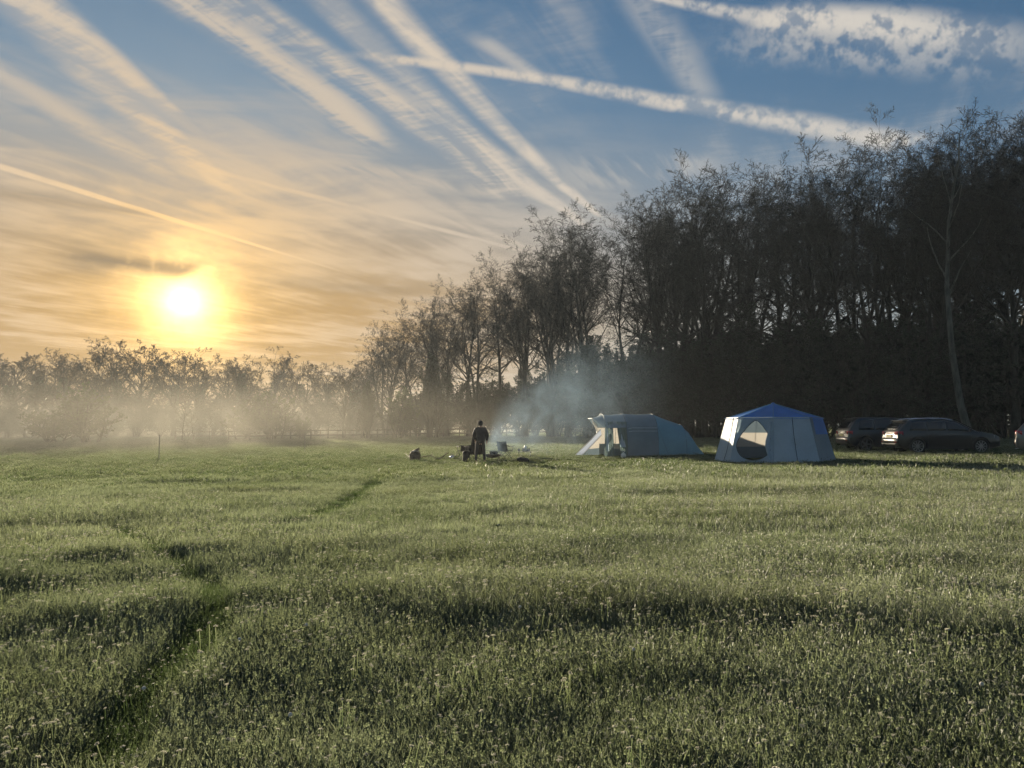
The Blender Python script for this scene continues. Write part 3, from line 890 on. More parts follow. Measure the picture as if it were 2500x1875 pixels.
def build_wood():
    r = random.Random(5)
    cols = [e[0] for e in EDGE]
    n = len(cols)
    for i, px in enumerate(cols):
        Y, top = edge_at(px)
        Y += r.uniform(-1.0, 1.5)
        p = at(px + r.uniform(-14, 14), Y)
        H = (1038 - top + r.uniform(-14, 14)) / F * Y + CAMH - p.z
        k = 'wood%d' % r.randrange(6)
        plant_tree('woodland_tree', k, 'tall bare woodland tree, %s from the left along the front edge of the wood' % ORD[i], 'tree', p, H, r.uniform(0, 6.28),
                   'trees along the front edge of the wood', ivy=(r.randrange(3) if r.random() < .35 else None), wide=r.uniform(1.1, 1.35))
    for row, (dy, off, step) in enumerate(((6.5, 40, 84),)):
        for px in range(960 + off, 2700, step):
            Y, top = edge_at(px)
            Y += dy + r.uniform(-2, 2)
            q = px + r.uniform(-25, 25)
            p = at(q, Y)
            H = (1038 - top + r.uniform(-40, 10)) / F * Y + CAMH - p.z
            H = min(H, 29)
            plant_tree('woodland_tree', 'wood%d' % r.randrange(6), 'bare tree standing deep in the wood behind its front row', 'tree', p, H, r.uniform(0, 6.28),
                       'trees inside the wood', ivy=(r.randrange(3) if r.random() < .22 else None), wide=r.uniform(1.0, 1.25))
    for k, px in enumerate(range(1560, 2680, 84)):
        Y, top = edge_at(px)
        Y += 2.8 + r.uniform(-.8, .8)
        p = at(px + r.uniform(-12, 12), Y)
        plant_tree('woodland_tree', 'wood%d' % r.randrange(6), 'bare tree just inside the edge of the wood, %s from the left' % ORD[k], 'tree', p, (1038 - top + r.uniform(-45, 0)) / F * Y + CAMH - p.z, r.uniform(0, 6.28),
                   'trees just inside the edge of the wood', wide=r.uniform(1.1, 1.35))
    for k, px in enumerate(range(955, 1500, 62)):
        Y, top = edge_at(px)
        Y += 3.2 + r.uniform(-1, 1)
        p = at(px + r.uniform(-14, 14), Y)
        plant_tree('woodland_tree', 'wood%d' % r.randrange(6), 'hazy bare tree at the far left end of the wood, %s from its tip' % ORD[k], 'tree', p, (1038 - top + r.uniform(-50, -5)) / F * Y + CAMH - p.z, r.uniform(0, 6.28),
                   'trees at the far left end of the wood', ivy=(r.randrange(3) if r.random() < .3 else None), wide=r.uniform(1.1, 1.4))
    # dark undergrowth, rows of tall hazel and holly
    j = 0
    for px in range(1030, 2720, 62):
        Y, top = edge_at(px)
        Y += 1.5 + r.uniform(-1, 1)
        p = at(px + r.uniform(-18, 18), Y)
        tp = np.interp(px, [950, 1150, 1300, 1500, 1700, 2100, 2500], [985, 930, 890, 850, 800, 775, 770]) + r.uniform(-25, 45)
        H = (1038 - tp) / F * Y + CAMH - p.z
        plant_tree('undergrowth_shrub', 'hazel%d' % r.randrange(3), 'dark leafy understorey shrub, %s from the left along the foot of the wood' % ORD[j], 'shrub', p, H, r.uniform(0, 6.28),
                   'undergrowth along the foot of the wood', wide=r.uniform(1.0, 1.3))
        j += 1
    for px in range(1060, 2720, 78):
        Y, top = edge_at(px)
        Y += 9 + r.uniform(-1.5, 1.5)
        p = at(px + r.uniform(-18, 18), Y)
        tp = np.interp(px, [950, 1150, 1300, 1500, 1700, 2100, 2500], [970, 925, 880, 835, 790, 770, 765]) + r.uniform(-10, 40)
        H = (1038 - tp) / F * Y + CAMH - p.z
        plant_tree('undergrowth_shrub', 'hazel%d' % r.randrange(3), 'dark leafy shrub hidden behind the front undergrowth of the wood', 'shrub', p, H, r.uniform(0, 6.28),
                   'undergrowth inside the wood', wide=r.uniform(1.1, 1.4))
build_wood()

def build_pale_trunk():
    # the leaning pale trunk behind the dark estate car
    Y = 45.0
    t = thing('woodland_tree', 'slender tree with a pale leaning trunk right behind the black estate car', 'tree', at(2372, Y))
    pts = [(2372, 1075), (2362, 1030), (2350, 985), (2335, 920), (2320, 860), (2312, 780), (2310, 700), (2318, 620), (2322, 540), (2330, 460), (2338, 390), (2336, 330)]
    base = Vector(t.location)
    P = []
    for (x, y) in pts:
        d = ray(x, y); P.append(d * (Y / d.y) + Vector((0, 0, CAMH)) - base)
    P[0].z = -0.2
    P = [p + Vector((0, .25 * math.sin(i), 0)) for i, p in enumerate(P)]
    Pn = np.array([[tuple(p) for p in P]])
    Rn = np.linspace(.24, .03, len(P))[None, :]; Rn[0, 0] = .34
    r = np.random.default_rng(91)
    tr = dict(P=Pn, R=Rn, L=np.array([18.0]))
    l1 = grow_level(r, tr, dict(n=14, t=(.5, .98), a=(18, 42), l=(.14, .26), taper=.5, k=8, w=.12, up=.1, rr=.5, tip=.25))
    l2 = grow_level(r, l1, dict(n=7, t=(.25, 1.0), a=(25, 55), l=(.3, .5), k=6, w=.15, up=.06, rr=.55, tip=.4, rmin=.008))
    l3 = grow_level(r, l2, dict(n=6, t=(.2, 1.0), a=(25, 60), l=(.34, .6), k=4, w=.17, up=.05, rr=.6, tip=.5, rmin=.007))
    V0, Q0 = tubes(tr['P'], tr['R'], 10); V1, Q1 = tubes(l1['P'], l1['R'], 5)
    link('trunk', np_mesh('trunk', np.concatenate([V0, V1]), np.concatenate([Q0, Q1 + len(V0)]), smooth=True), M_BARK_PALE, t)
    V0, Q0 = tubes(l2['P'], l2['R'], 3); V1, Q1 = tubes(l3['P'], l3['R'], 3)
    link('crown', np_mesh('crown', np.concatenate([V0, V1]), np.concatenate([Q0, Q1 + len(V0)])), M_TWIG, t)
build_pale_trunk()

def build_far_trees():
    r = random.Random(9)
    spec = [(-60, 850), (20, 845), (90, 862), (150, 868), (215, 840), (285, 826), (345, 832), (425, 848), (490, 862), (545, 868), (590, 875), (665, 852), (735, 885), (800, 888), (862, 892), (905, 880)]
    for i, (px, top) in enumerate(spec):
        Y = 140 + r.uniform(-6, 10)
        p = at(px, Y)
        H = (1038 - top) / F * Y + CAMH - p.z
        plant_tree('field_tree', 'oak%d' % (i % 4), 'misty bare oak, %s from the left in the far treeline under the sun' % ORD[i], 'tree', p, H, r.uniform(0, 6.28),
                   'far treeline on the left', ivy=(r.randrange(3) if r.random() < .5 else None), wide=r.uniform(1.05, 1.3))
    for i in range(13):
        px = -30 + i * 76
        Y = 158 + r.uniform(-4, 8)
        p = at(px + r.uniform(-20, 20), Y)
        plant_tree('field_tree', 'oak%d' % ((i + 2) % 4), 'hazy bare tree just behind the far treeline on the left', 'tree', p, r.uniform(14.5, 17), r.uniform(0, 6.28),
                   'second line of far trees', ivy=(r.randrange(3) if r.random() < .6 else None))
    # hedge below the far trees
    for i in range(17):
        px = -50 + i * 64
        Y = 131 + r.uniform(-3, 3)
        p = at(px + r.uniform(-15, 15), Y)
        plant_tree('hedge_shrub', 'hazel%d' % (i % 3), 'misty hedge bush, %s from the left below the far treeline' % ORD[i], 'shrub', p, r.uniform(4.0, 7.5), r.uniform(0, 6.28),
                   'hedge below the far treeline', wide=r.uniform(1.2, 1.6))
    for i in range(15):  # extra bushes added to block the glaring horizon strip below the crowns
        p = at(-40 + i * 74 + r.uniform(-12, 12), 176 + r.uniform(-3, 3))
        p.z -= 1.0
        plant_tree('hedge_shrub', 'bush%d' % (i % 2), 'bush added far behind the left treeline to block the bright horizon gap', 'shrub', p, r.uniform(5.5, 7.5), r.uniform(0, 6.28), 'added bushes blocking the bright horizon gap', wide=1.7)
    p = at(952, 134)
    plant_tree('field_tree', 'fan', 'bare tree with a wide open fan of branches beside the wood', 'tree', p, (1038 - 812) / F * 134 + CAMH - p.z, 1.0)
    # single bushes and young trees near the rail fence
    p = at(215, 84); plant_tree('bush', 'bush0', 'big round bush almost lost in mist at the far left field edge', 'bush', p, 6.2, .5, wide=1.15)
    p = at(130, 88); plant_tree('bush', 'bush1', 'low misty bush left of the big round bush', 'bush', p, 3.6, 1.5, wide=1.5)
    p = at(668, 96); plant_tree('bush', 'bush1', 'dark dense rounded bush standing behind the rail fence', 'bush', p, 5.9, 2.2, wide=1.0)
    p = at(600, 99); plant_tree('bush', 'bush0', 'loose paler bush just left of the dark rounded bush', 'bush', p, 4.9, 3.9, wide=1.2)
    p = at(738, 97); plant_tree('bush', 'bush0', 'small thorny bush right of the dark rounded bush', 'bush', p, 2.9, 5.0, wide=.9)
    p = at(838, 92); plant_tree('young_tree', 'vase', 'slender young tree with upswept branches in front of the fence', 'tree', p, 8.0, .3)
    p = at(893, 94); plant_tree('bush', 'column', 'green upright bush between the young tree and the dark column', 'bush', p, 7.0, .9, wide=1.25)
    p = at(975, 96); plant_tree('bush', 'bush0', 'open green bush beside the dark columnar tree at the fence', 'bush', p, 6.2, 2.9, wide=.95)
    p = at(1058, 97); plant_tree('young_tree', 'column', 'dark columnar tree at the fence left of the standing person', 'tree', p, 10.6, 4.0, wide=1.25)
    for (px, Y, H, lab) in ((446, 93, 6.0, 'tallest thin sapling rising from the mist at the left end of the fence'), (474, 95, 4.4, 'forked sapling just right of the tallest thin sapling'), (512, 96, 3.2, 'shortest thin sapling left of the pale bush')):
        plant_tree('sapling', 'sapling', lab, 'tree', at(px, Y), H, px * .1)
build_far_trees()

# ------------------------------------------------------------------ rail fence
M_WOOD = mat('weathered wood', (0.055, 0.046, 0.036), 0.8, spec=0.25, vary=0.35, scale=5, bump=.4)
M_WOOD_PALE = mat('pale split rail', (0.24, 0.21, 0.16), 0.8, spec=0.25, vary=0.3, scale=5, bump=.4)
def build_fence(label, pts, m, seed, hgt=1.25):
    r = random.Random(seed)
    a0 = at(*pts[0]); t = thing('rail_fence', label, 'fence', a0)
    o = Vector(a0)
    posts = []
    for (p0, y0), (p1, y1) in zip(pts[:-1], pts[1:]):
        A, B = at(p0, y0), at(p1, y1)
        nseg = max(1, round((B - A).length / 2.3))
        for k in range(nseg + (1 if (p1, y1) == pts[-1] else 0)):
            q = A.lerp(B, k / nseg); q.z = G(q.x, q.y); posts.append(q)
    for q in posts:
        h = hgt + r.uniform(-.06, .08)
        MB().box((0, 0, h / 2 - .2), (.14, .14, h + .4), rot=(r.uniform(-.03, .03), r.uniform(-.03, .03), r.uniform(-.2, .2)), bev=.012).build('post', m, t, loc=q - o)
    for a, b in zip(posts[:-1], posts[1:]):
        for z in (.52, 1.08):
            A = a - o + Vector((0, -.07, z * hgt / 1.25 + r.uniform(-.03, .03))); B = b - o + Vector((0, -.07, z * hgt / 1.25 + r.uniform(-.03, .03)))
            c = (A + B) / 2; d = B - A
            MB().box((0, 0, 0), (d.length, .05, .13), bev=.008).build('rail', m, t, loc=c, rot=Vector((1, 0, 0)).rotation_difference(d).to_euler())
build_fence('weathered two rail fence along the far side of the field', [(560, 92), (760, 94), (960, 100), (1160, 106), (1420, 110)], M_WOOD, 3)
build_fence('paler second rail fence running behind the weathered rail fence', [(430, 99), (700, 101), (980, 108), (1250, 113)], M_WOOD_PALE, 4, 1.2)

# ------------------------------------------------------------------ thin marker stakes in the field
M_STAKE = mat('grey plastic stake', (0.18, 0.18, 0.16), 0.5)
def stake(px, py, top, lab):
    p = on_ground(px, py)
    h = (py - top) / F * p.y
    t = thing('marker_stake', lab, 'stake', p)
    MB().tube([(0, 0, -.2), (0, 0, h)], .016, 6).build('rod', M_STAKE, t)
    m = MB()
    for k in range(4): m.box((0, 0, h * (.35 + .17 * k)), (.035, .02, .04))
    m.build('wire_clip', M_STAKE, t)
stake(388, 1124, 1062, 'thin stake standing alone in the misty field at left')
stake(744, 1106, 1058, 'thin stake in the field in front of the rail fence')


# ------------------------------------------------------------------ fabrics and metals
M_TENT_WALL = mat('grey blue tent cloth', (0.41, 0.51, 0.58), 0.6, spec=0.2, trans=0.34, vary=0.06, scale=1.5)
M_TENT_ROOF = mat('bright blue tent cloth', (0.075, 0.23, 0.60), 0.5, spec=0.4, trans=0.35, vary=0.08, scale=1.5)
M_TENT_PALE = mat('beige tent cloth', (0.46, 0.44, 0.40), 0.6, spec=0.3, trans=0.32, vary=0.05, scale=1.5)
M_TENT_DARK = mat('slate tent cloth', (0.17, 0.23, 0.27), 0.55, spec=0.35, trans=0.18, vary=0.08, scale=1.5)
M_TENT_SKY = mat('mid blue tent cloth', (0.14, 0.32, 0.42), 0.5, spec=0.4, trans=0.30, vary=0.06, scale=1.5)
M_TENT_GREEN = mat('grey green tent cloth', (0.16, 0.22, 0.21), 0.6, spec=0.3, trans=0.25, vary=0.1, scale=2)
M_SEAM = mat('dark seam tape', (0.06, 0.08, 0.10), 0.6)
M_POLE = mat('grey steel pole', (0.25, 0.26, 0.27), 0.4, metal=0.8)
M_STEEL = mat('polished steel', (0.75, 0.74, 0.72), 0.16, metal=1.0)
M_RUST = mat('rusty iron', (0.060, 0.040, 0.030), 0.75, metal=0.3, vary=0.4, scale=12)
M_BLACKCLOTH = mat('black polyester', (0.018, 0.018, 0.022), 0.75, spec=0.3, vary=0.3, scale=6)
M_NAVYCLOTH = mat('dark blue polyester', (0.022, 0.024, 0.030), 0.75, spec=0.3, vary=0.3, scale=6)
M_BLACKMETAL = mat('black tube', (0.02, 0.02, 0.022), 0.4, spec=0.5)
M_BARKLOG = mat('firewood bark', (0.085, 0.062, 0.042), 0.9, vary=0.4, scale=9, bump=.6)
M_CUTWOOD = mat('cut wood', (0.30, 0.21, 0.12), 0.8, vary=0.2, scale=14)
M_CRATE = mat('brown willow', (0.10, 0.072, 0.045), 0.8, vary=0.3, scale=9, bump=.5)
M_WHITE = mat('white plastic', (0.80, 0.78, 0.70), 0.45, trans=0.2)
M_CARD = mat('pale board', (0.34, 0.29, 0.22), 0.8, vary=.1)

# ------------------------------------------------------------------ eight sided tent
def build_octagon():
    near = on_ground(1890, 1131)
    R, Re, HE, HA = 2.28, 1.80, 1.72, 2.27
    view = Vector((near.x, near.y, 0)).normalized()
    c = Vector((near.x, near.y, 0)) + view * R
    c.z = near.z - 0.02
    rz = -math.atan2(view.x, view.y)
    t = thing('octagonal_tent', 'large eight sided tent with bright blue roof and open arched door', 'tent', c, rz)
    CLEAR.append((c.x, c.y, R - .1))
    def vb(i, rr=R, z=0.0):
        a = math.radians(-90 + 45 * i); return Vector((rr * math.cos(a), rr * math.sin(a), z))
    def pt(i, u, v, bow=0.05):
        """point of wall panel i: u across, v up"""
        b = vb(i).lerp(vb(i + 1), u); e = vb(i, Re, HE).lerp(vb(i + 1, Re, HE), u)
        p = b.lerp(e, v)
        n = Vector((p.x, p.y, 0)).normalized()
        k = math.sin(math.pi * u) * math.sin(math.pi * min(1, v * .9 + .1))
        wr = 0.018 * (vnoise(u * 5 + i * 7, v * 7, 33) - .5)
        return p - n * (bow * k + float(wr) * k * 2)
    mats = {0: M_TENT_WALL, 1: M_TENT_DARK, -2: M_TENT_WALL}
    for i in range(-3, 5):
        if i == -1:
            # panel with the arched door opening
            bm = bmesh.new()
            outer = [(u, 0) for u in np.linspace(0, 1, 7)] + [(1, v) for v in np.linspace(.2, 1, 5)] + [(u, 1) for u in np.linspace(.83, 0, 6)] + [(0, v) for v in np.linspace(.8, .2, 4)]
            hole = []
            for a in np.linspace(0, 2 * math.pi, 36, endpoint=False):
                x = math.cos(a); y = math.sin(a)
                uu = .52 + .43 * x * (1 - .45 * max(0, y) ** 1.5)
                vv = .42 + (.50 if y > 0 else .36) * y
                hole.append((uu, vv))
            def loop(L):
                vs = [bm.verts.new(pt(-1, u, v, .02)) for u, v in L]
                return [bm.edges.new((vs[k], vs[(k + 1) % len(vs)])) for k in range(len(vs))]
            es = loop(outer) + loop(hole)
            bmesh.ops.triangle_fill(bm, use_beauty=True, edges=es)
            me = bpy.data.meshes.new('wall_panel'); bm.to_mesh(me); bm.free()
            link('wall_panel', me, M_TENT_WALL, t)
            m = MB(); m.tube([pt(-1, u, v, .02) - Vector((0, .02, 0)) for u, v in hole], .012, 5, closed=True); m.build('door_zip', M_SEAM, t)
            # rolled and drooping door cloth at the right of the opening
            P = []
            for k in range(9):
                f = k / 8
                row = []
                for j in range(6):
                    g = j / 5
                    u = .985 - g * (.10 + .17 * math.sin(math.pi * (1 - f)) ** 2 * (1 - f))
                    v = .06 + .84 * f
                    p = pt(-1, u, v, 0.0); n = Vector((p.x, p.y, 0)).normalized()
                    row.append(p + n * (.05 + .035 * math.sin(g * 9 + f * 3)))
                P.append(row)
            m = MB(); m.grid(P); m.build('door_flap', M_TENT_WALL, t)
            P = [[pt(-1, .04 + .5 * g * f, .62 + .34 * f + .02 * math.sin(g * 8), 0) + Vector((-.05, -.05 - .02 * math.sin(6 * g), 0)) for g in np.linspace(0, 1, 6)] for f in np.linspace(0.15, 1, 7)]
            m = MB(); m.grid(P); m.build('door_flap', M_TENT_WALL, t)
            continue
        if i in (4, -3):
            # back panels: cloth below and above a pale window blind
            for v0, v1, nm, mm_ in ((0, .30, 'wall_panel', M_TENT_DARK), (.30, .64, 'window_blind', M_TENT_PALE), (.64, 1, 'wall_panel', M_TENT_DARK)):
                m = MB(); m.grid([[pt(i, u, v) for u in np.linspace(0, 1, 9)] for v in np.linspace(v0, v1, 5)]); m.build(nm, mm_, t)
        else:
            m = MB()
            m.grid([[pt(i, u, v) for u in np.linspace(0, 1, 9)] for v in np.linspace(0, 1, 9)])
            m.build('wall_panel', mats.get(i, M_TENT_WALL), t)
        if i in (0, 2, 3, 4, -3, -2):
            # stitched seam in the middle of the panel
            m = MB(); m.tube([pt(i, .52 if i != -2 else .62, v) + (pt(i, .5, v) - Vector((0, 0, pt(i, .5, v).z))).normalized() * .012 for v in np.linspace(.01, .99, 10)], .010, 5); m.build('seam', M_SEAM, t)
        if i == 1:
            P = [[pt(i, u, v) + Vector((pt(i, u, v).x, pt(i, u, v).y, 0)).normalized() * .015 for u in np.linspace(.2, .98, 7)] for v in np.linspace(.62, .99, 5)]
            m = MB(); m.grid(P); m.build('wall_band', M_TENT_ROOF, t)
    for i in range(8):
        m = MB()
        A, B, C = vb(i, Re + .06, HE - .05), vb(i + 1, Re + .06, HE - .05), Vector((0, 0, HA))
        P = []
        for v in np.linspace(0, 1, 6):
            row = []
            for u in np.linspace(0, 1, 6):
                p = A.lerp(B, u).lerp(C, v)
                p.z -= .06 * math.sin(math.pi * u) * (1 - v) * 1.2 * math.sin(math.pi * (v * .8 + .1))
                row.append(p)
            P.append(row)
        m.grid(P); m.build('roof_panel', M_TENT_ROOF, t)
        m = MB(); m.tube([vb(i, R - .03, -.05), vb(i, Re - .03, HE - .02)], .014, 6); m.build('pole', M_POLE, t)
        m = MB(); m.tube([vb(i, Re + .07, HE - .04), Vector((0, 0, HA + .012))], .009, 5); m.build('roof_seam', M_TENT_SKY, t)
    MB().lathe([(.06, HA - .03), (.075, HA + .01), (.03, HA + .035), (0, HA + .04)], 12).build('roof_cap', M_TENT_ROOF, t)
    for i in (-2, -1, 0, 1, 2):
        a = vb(i, R + .02, .02); b = vb(i, R + .16, 0.0)
        MB().tube([a, b, b + Vector((0, 0, -.12))], .008, 5).build('peg', M_POLE, t)
    m = MB(); m.lathe([(0, .012), (R - .06, .012)], 8, rot=(0, 0, math.radians(-90))); m.build('groundsheet', M_TENT_DARK, t, smooth=False)
    # folding table and crate glimpsed inside
    return t
build_octagon()

# ------------------------------------------------------------------ tunnel tent
def build_tunnel():
    o = on_ground(1532, 1114)
    rz = math.radians(4)
    t = thing('tunnel_tent', 'long grey blue tunnel tent with open porch and sloping rear', 'tent', (o.x, o.y, o.z - .02), rz)
    for k in range(6): CLEAR.append((o.x - .6 + .8 * k, o.y + 1.5, 1.35))
    W, H = 1.5, 2.03
    def hoop(x, w, h, phi, yc=W):
        s = math.sin(phi)
        return Vector((x, yc - w * math.copysign(abs(math.cos(phi)) ** .85, math.cos(phi)), h * max(s, 0) ** .72))
    def skin(name, m_, secs, p0, p1, n=14, wr=.012, seed=1):
        P = []
        # subdivide between sections
        rows = []
        for (a, b) in zip(secs[:-1], secs[1:]):
            for f in np.linspace(0, 1, 7)[:-1]: rows.append([a[k] * (1 - f) + b[k] * f for k in range(3)])
        rows.append(list(secs[-1]))
        for i, (x, w, h) in enumerate(rows):
            row = []
            for j, ph in enumerate(np.linspace(p0, p1, n)):
                p = hoop(x, w, h, ph)
                k = float(vnoise(i * .8 + seed * 9, j * .55, seed)) - .5
                q = Vector((0, p.y - W, p.z)).normalized()
                sag = .03 * math.sin(math.pi * (i % 6) / 6)
                row.append(p + q * (wr * 2 * k - sag))
            P.append(row)
        mm = MB(); mm.grid(P); return mm.build(name, m_, t)
    pi = math.pi
    XF, X0, X1, X2, X3 = -.97, .02, 1.50, 2.90, 3.95
    rear = [(X1, W, H), (X2, 1.32, 1.52), (X2 + .32, 1.22, 1.18), (X3, .95, .03)]
    skin('rear_cover', M_TENT_SKY, rear, .0, pi, 22, .012, 2)
    skin('side_wall', M_TENT_DARK, [(X0, W, H - .02), (X1, W, H)], 0.0, .70, 9, .014, 3)
    skin('roof', M_TENT_DARK, [(XF - .02, W - .04, H - .03), (X0, W, H), (X1, W, H)], .62, pi - .62, 14, .012, 4)
    skin('far_wall', M_TENT_PALE, [(XF, W, H - .03), (X1, W, H)], pi - .66, pi, 9, .012, 5)
    # mud skirt, lower dark part of the far wall seen through the porch
    mm = MB(); mm.grid([[hoop(x, W - .03, H, pi - ph) for ph in np.linspace(.0, .16, 4)] for x in np.linspace(XF, X1, 6)]); mm.build('skirt', M_TENT_DARK, t)
    # inner partition
    mm = MB(); mm.grid([[Vector((X1 - .12, W, 0)).lerp(hoop(X1 - .12, W - .05, H - .05, ph), f) for f in np.linspace(0, 1, 5)] for ph in np.linspace(0, pi, 18)]); mm.build('inner_wall', M_TENT_GREEN, t)
    # awning reaching forward from the front hoop
    P = []
    for f in np.linspace(0, 1, 6):
        row = []
        for ph in np.linspace(.62, pi - .62, 12):
            a = hoop(XF, W - .04, H - .04, ph); b = hoop(-1.48, W * .62, 1.86, ph)
            b.z = 1.80 + .05 * math.sin(ph)
            row.append(a.lerp(b, f) - Vector((0, 0, .05 * math.sin(pi * f))))
        P.append(row)
    mm = MB(); mm.grid(P); mm.build('awning', M_TENT_DARK, t)
    mm = MB(); mm.tube([hoop(-1.48, W * .62, 1.86, .62) * 1.0 + Vector((0, 0, -.02)) for _ in (0,)] + [Vector((-1.50, .9, 1.80)), Vector((-1.50, 2.1, 1.80))], .012, 5); mm.build('awning_pole', M_SEAM, t)
    # hoop poles in sleeves and piping
    for x, w, h in ((XF, W, H), (X0, W, H), (X1, W, H), (X2, 1.32, 1.52)):
        mm = MB(); mm.tube([hoop(x, w - .004, h - .004, ph) for ph in np.linspace(0, pi, 24)], .010, 5); mm.build('hoop_pole', M_SEAM if x > 0 else M_TENT_GREEN, t)
    for ph in (.50, .60):
        mm = MB(); mm.tube([hoop(x, W + .008, H + .008 - (.05 if x < X0 + .2 else 0), ph) for x in np.linspace(X0 + .08, X1 - .03, 8)], .013, 5); mm.build('piping', M_TENT_WALL, t)
    # tied back door cloths of the porch
    def curtain(name, m_, pts_top, pts_bot, folds, depth, n=10):
        P = []
        for f in np.linspace(0, 1, 9):
            row = []
            for g in np.linspace(0, 1, n):
                a = Vector(pts_top[0]).lerp(Vector(pts_top[1]), g); b = Vector(pts_bot[0]).lerp(Vector(pts_bot[1]), g)
                w_ = 1 - .55 * math.sin(pi * min(1, f * 1.35)) if len(pts_top) > 2 else 1
                p = a.lerp(b, f)
                p.y += depth * math.sin(g * folds * pi + f)
                row.append(p)
            P.append(row)
        mm = MB(); mm.grid(P); return mm.build(name, m_, t)
    curtain('door_cloth', M_TENT_GREEN, [(-.92, .42, 1.62), (-.60, .42, 1.66)], [(-.86, .06, .02), (-.62, .05, .02)], 5, .03)
    curtain('door_cloth', M_TENT_WALL, [(-.95, .40, 1.60), (-.86, .41, 1.60)], [(-1.0, .02, .25), (-.86, .02, .25)], 2, .02)
    curtain('door_cloth', M_TENT_GREEN, [(-.45, .40, 1.65), (.06, .36, 1.64)], [(-.28, .06, .02), (.05, .02, .02)], 6, .035)
    curtain('door_cloth', M_TENT_WALL, [(-.30, .30, 1.05), (-.16, .28, 1.05)], [(-.32, .04, .45), (-.06, .04, .45)], 3, .02)
    curtain('door_cloth', M_TENT_GREEN, [(-.98, .45, 1.60), (-.90, .45, 1.60)], [(-1.08, .0, .0), (-.93, .0, .0)], 2, .02)
    # low bedding box and bag inside the porch
    MB().box((-.55, .9, .18), (.75, .5, .36), bev=.05).build('porch_box', M_TENT_DARK, t)
    # porch flap pegged out to the left, pale inside
    fl = [Vector((-1.02, 1.3, 1.28)), Vector((-1.0, 1.2, 1.0)), Vector((-1.98, 1.0, .04)), Vector((-2.30, 1.1, .05))]
    mm = MB(); mm.grid([[fl[0].lerp(fl[3], f).lerp(fl[1].lerp(fl[2], f), g) - Vector((0, 0, .04 * math.sin(pi * f))) for g in np.linspace(0, 1, 4)] for f in np.linspace(0, 1, 8)]); mm.build('porch_flap', mat('pale blue grey tent cloth', (.40, .45, .56), .5, trans=.35), t)
    mm = MB(); mm.tube([fl[0], fl[3]], .016, 5); mm.tube([fl[1], fl[2]], .016, 5); mm.build('flap_edge', M_TENT_PALE, t)
    fr = [Vector((-1.0, 1.7, .95)), Vector((-1.62, 1.8, .30)), Vector((-.98, 2.0, .34))]
    mm = MB(); mm.grid([[fr[0].lerp(fr[1], f).lerp(fr[0].lerp(fr[2], f), g) for g in np.linspace(0, 1, 4)] for f in np.linspace(0.02, 1, 6)]); mm.build('porch_flap', M_TENT_PALE, t)
    fr2 = [Vector((-1.62, 1.78, .31)), Vector((-.98, 1.98, .35)), Vector((-.98, 1.9, .02)), Vector((-1.9, 1.6, .02))]
    mm = MB(); mm.poly(fr2); mm.build('skirt', M_TENT_DARK, t)
    fr3 = [hoop(XF, W, H, pi - .75), hoop(XF, W, H, pi - .2), Vector((-1.02, 1.9, .95)), Vector((-1.36, 1.9, 1.72))]
    mm = MB(); mm.poly(fr3); mm.build('front_wall', M_TENT_PALE, t)
    for a, b in ((Vector((-1.5, .95, 1.80)), Vector((-2.6, .2, 0))), (hoop(X1, W, H, .9), Vector((X1 + .2, -1.1, 0))), (hoop(X2, 1.32, 1.52, .9), Vector((X2 + .9, -.6, 0)))):
        mm = MB(); mm.tube([a, b], .004, 4); mm.build('guy_line', M_SEAM, t)
    # white bag by the door
    b = on_ground(1522, 1117)
    bag = thing('white_bag', 'small knotted white bag on the grass at the tunnel tent door', 'bag', b)
    MB().lathe([(0, 0), (.09, .005), (.125, .06), (.12, .13), (.07, .19), (.025, .215), (.04, .25), (0, .255)], 12).build('sack', M_WHITE, bag)
    MB().tube([(-.03, 0, .23), (-.05, 0, .27), (-.02, 0, .29)], .012, 5).tube([(.02, 0, .23), (.05, .01, .26), (.05, 0, .29)], .012, 5).build('knot', M_WHITE, bag)
build_tunnel()

# ------------------------------------------------------------------ cars
M_GLASS = mat('tinted car glass', (0.012, 0.014, 0.016), 0.06, spec=0.6)
M_TYRE = mat('tyre rubber', (0.015, 0.015, 0.015), 0.85)
M_RIM = mat('alloy rim', (0.42, 0.42, 0.43), 0.3, metal=1.0)
M_TRIM = mat('black car trim', (0.012, 0.012, 0.013), 0.55)
M_CHROME = mat('chrome strip', (0.80, 0.80, 0.80), 0.12, metal=1.0)
M_TAIL = mat('red tail lamp', (0.42, 0.02, 0.015), 0.15, spec=0.6, coat=1.0)
M_TAILCLEAR = mat('clear lamp lens', (0.55, 0.52, 0.46), 0.2, spec=0.6)
M_PLATE = mat('yellow number plate', (0.66, 0.56, 0.22), 0.4)

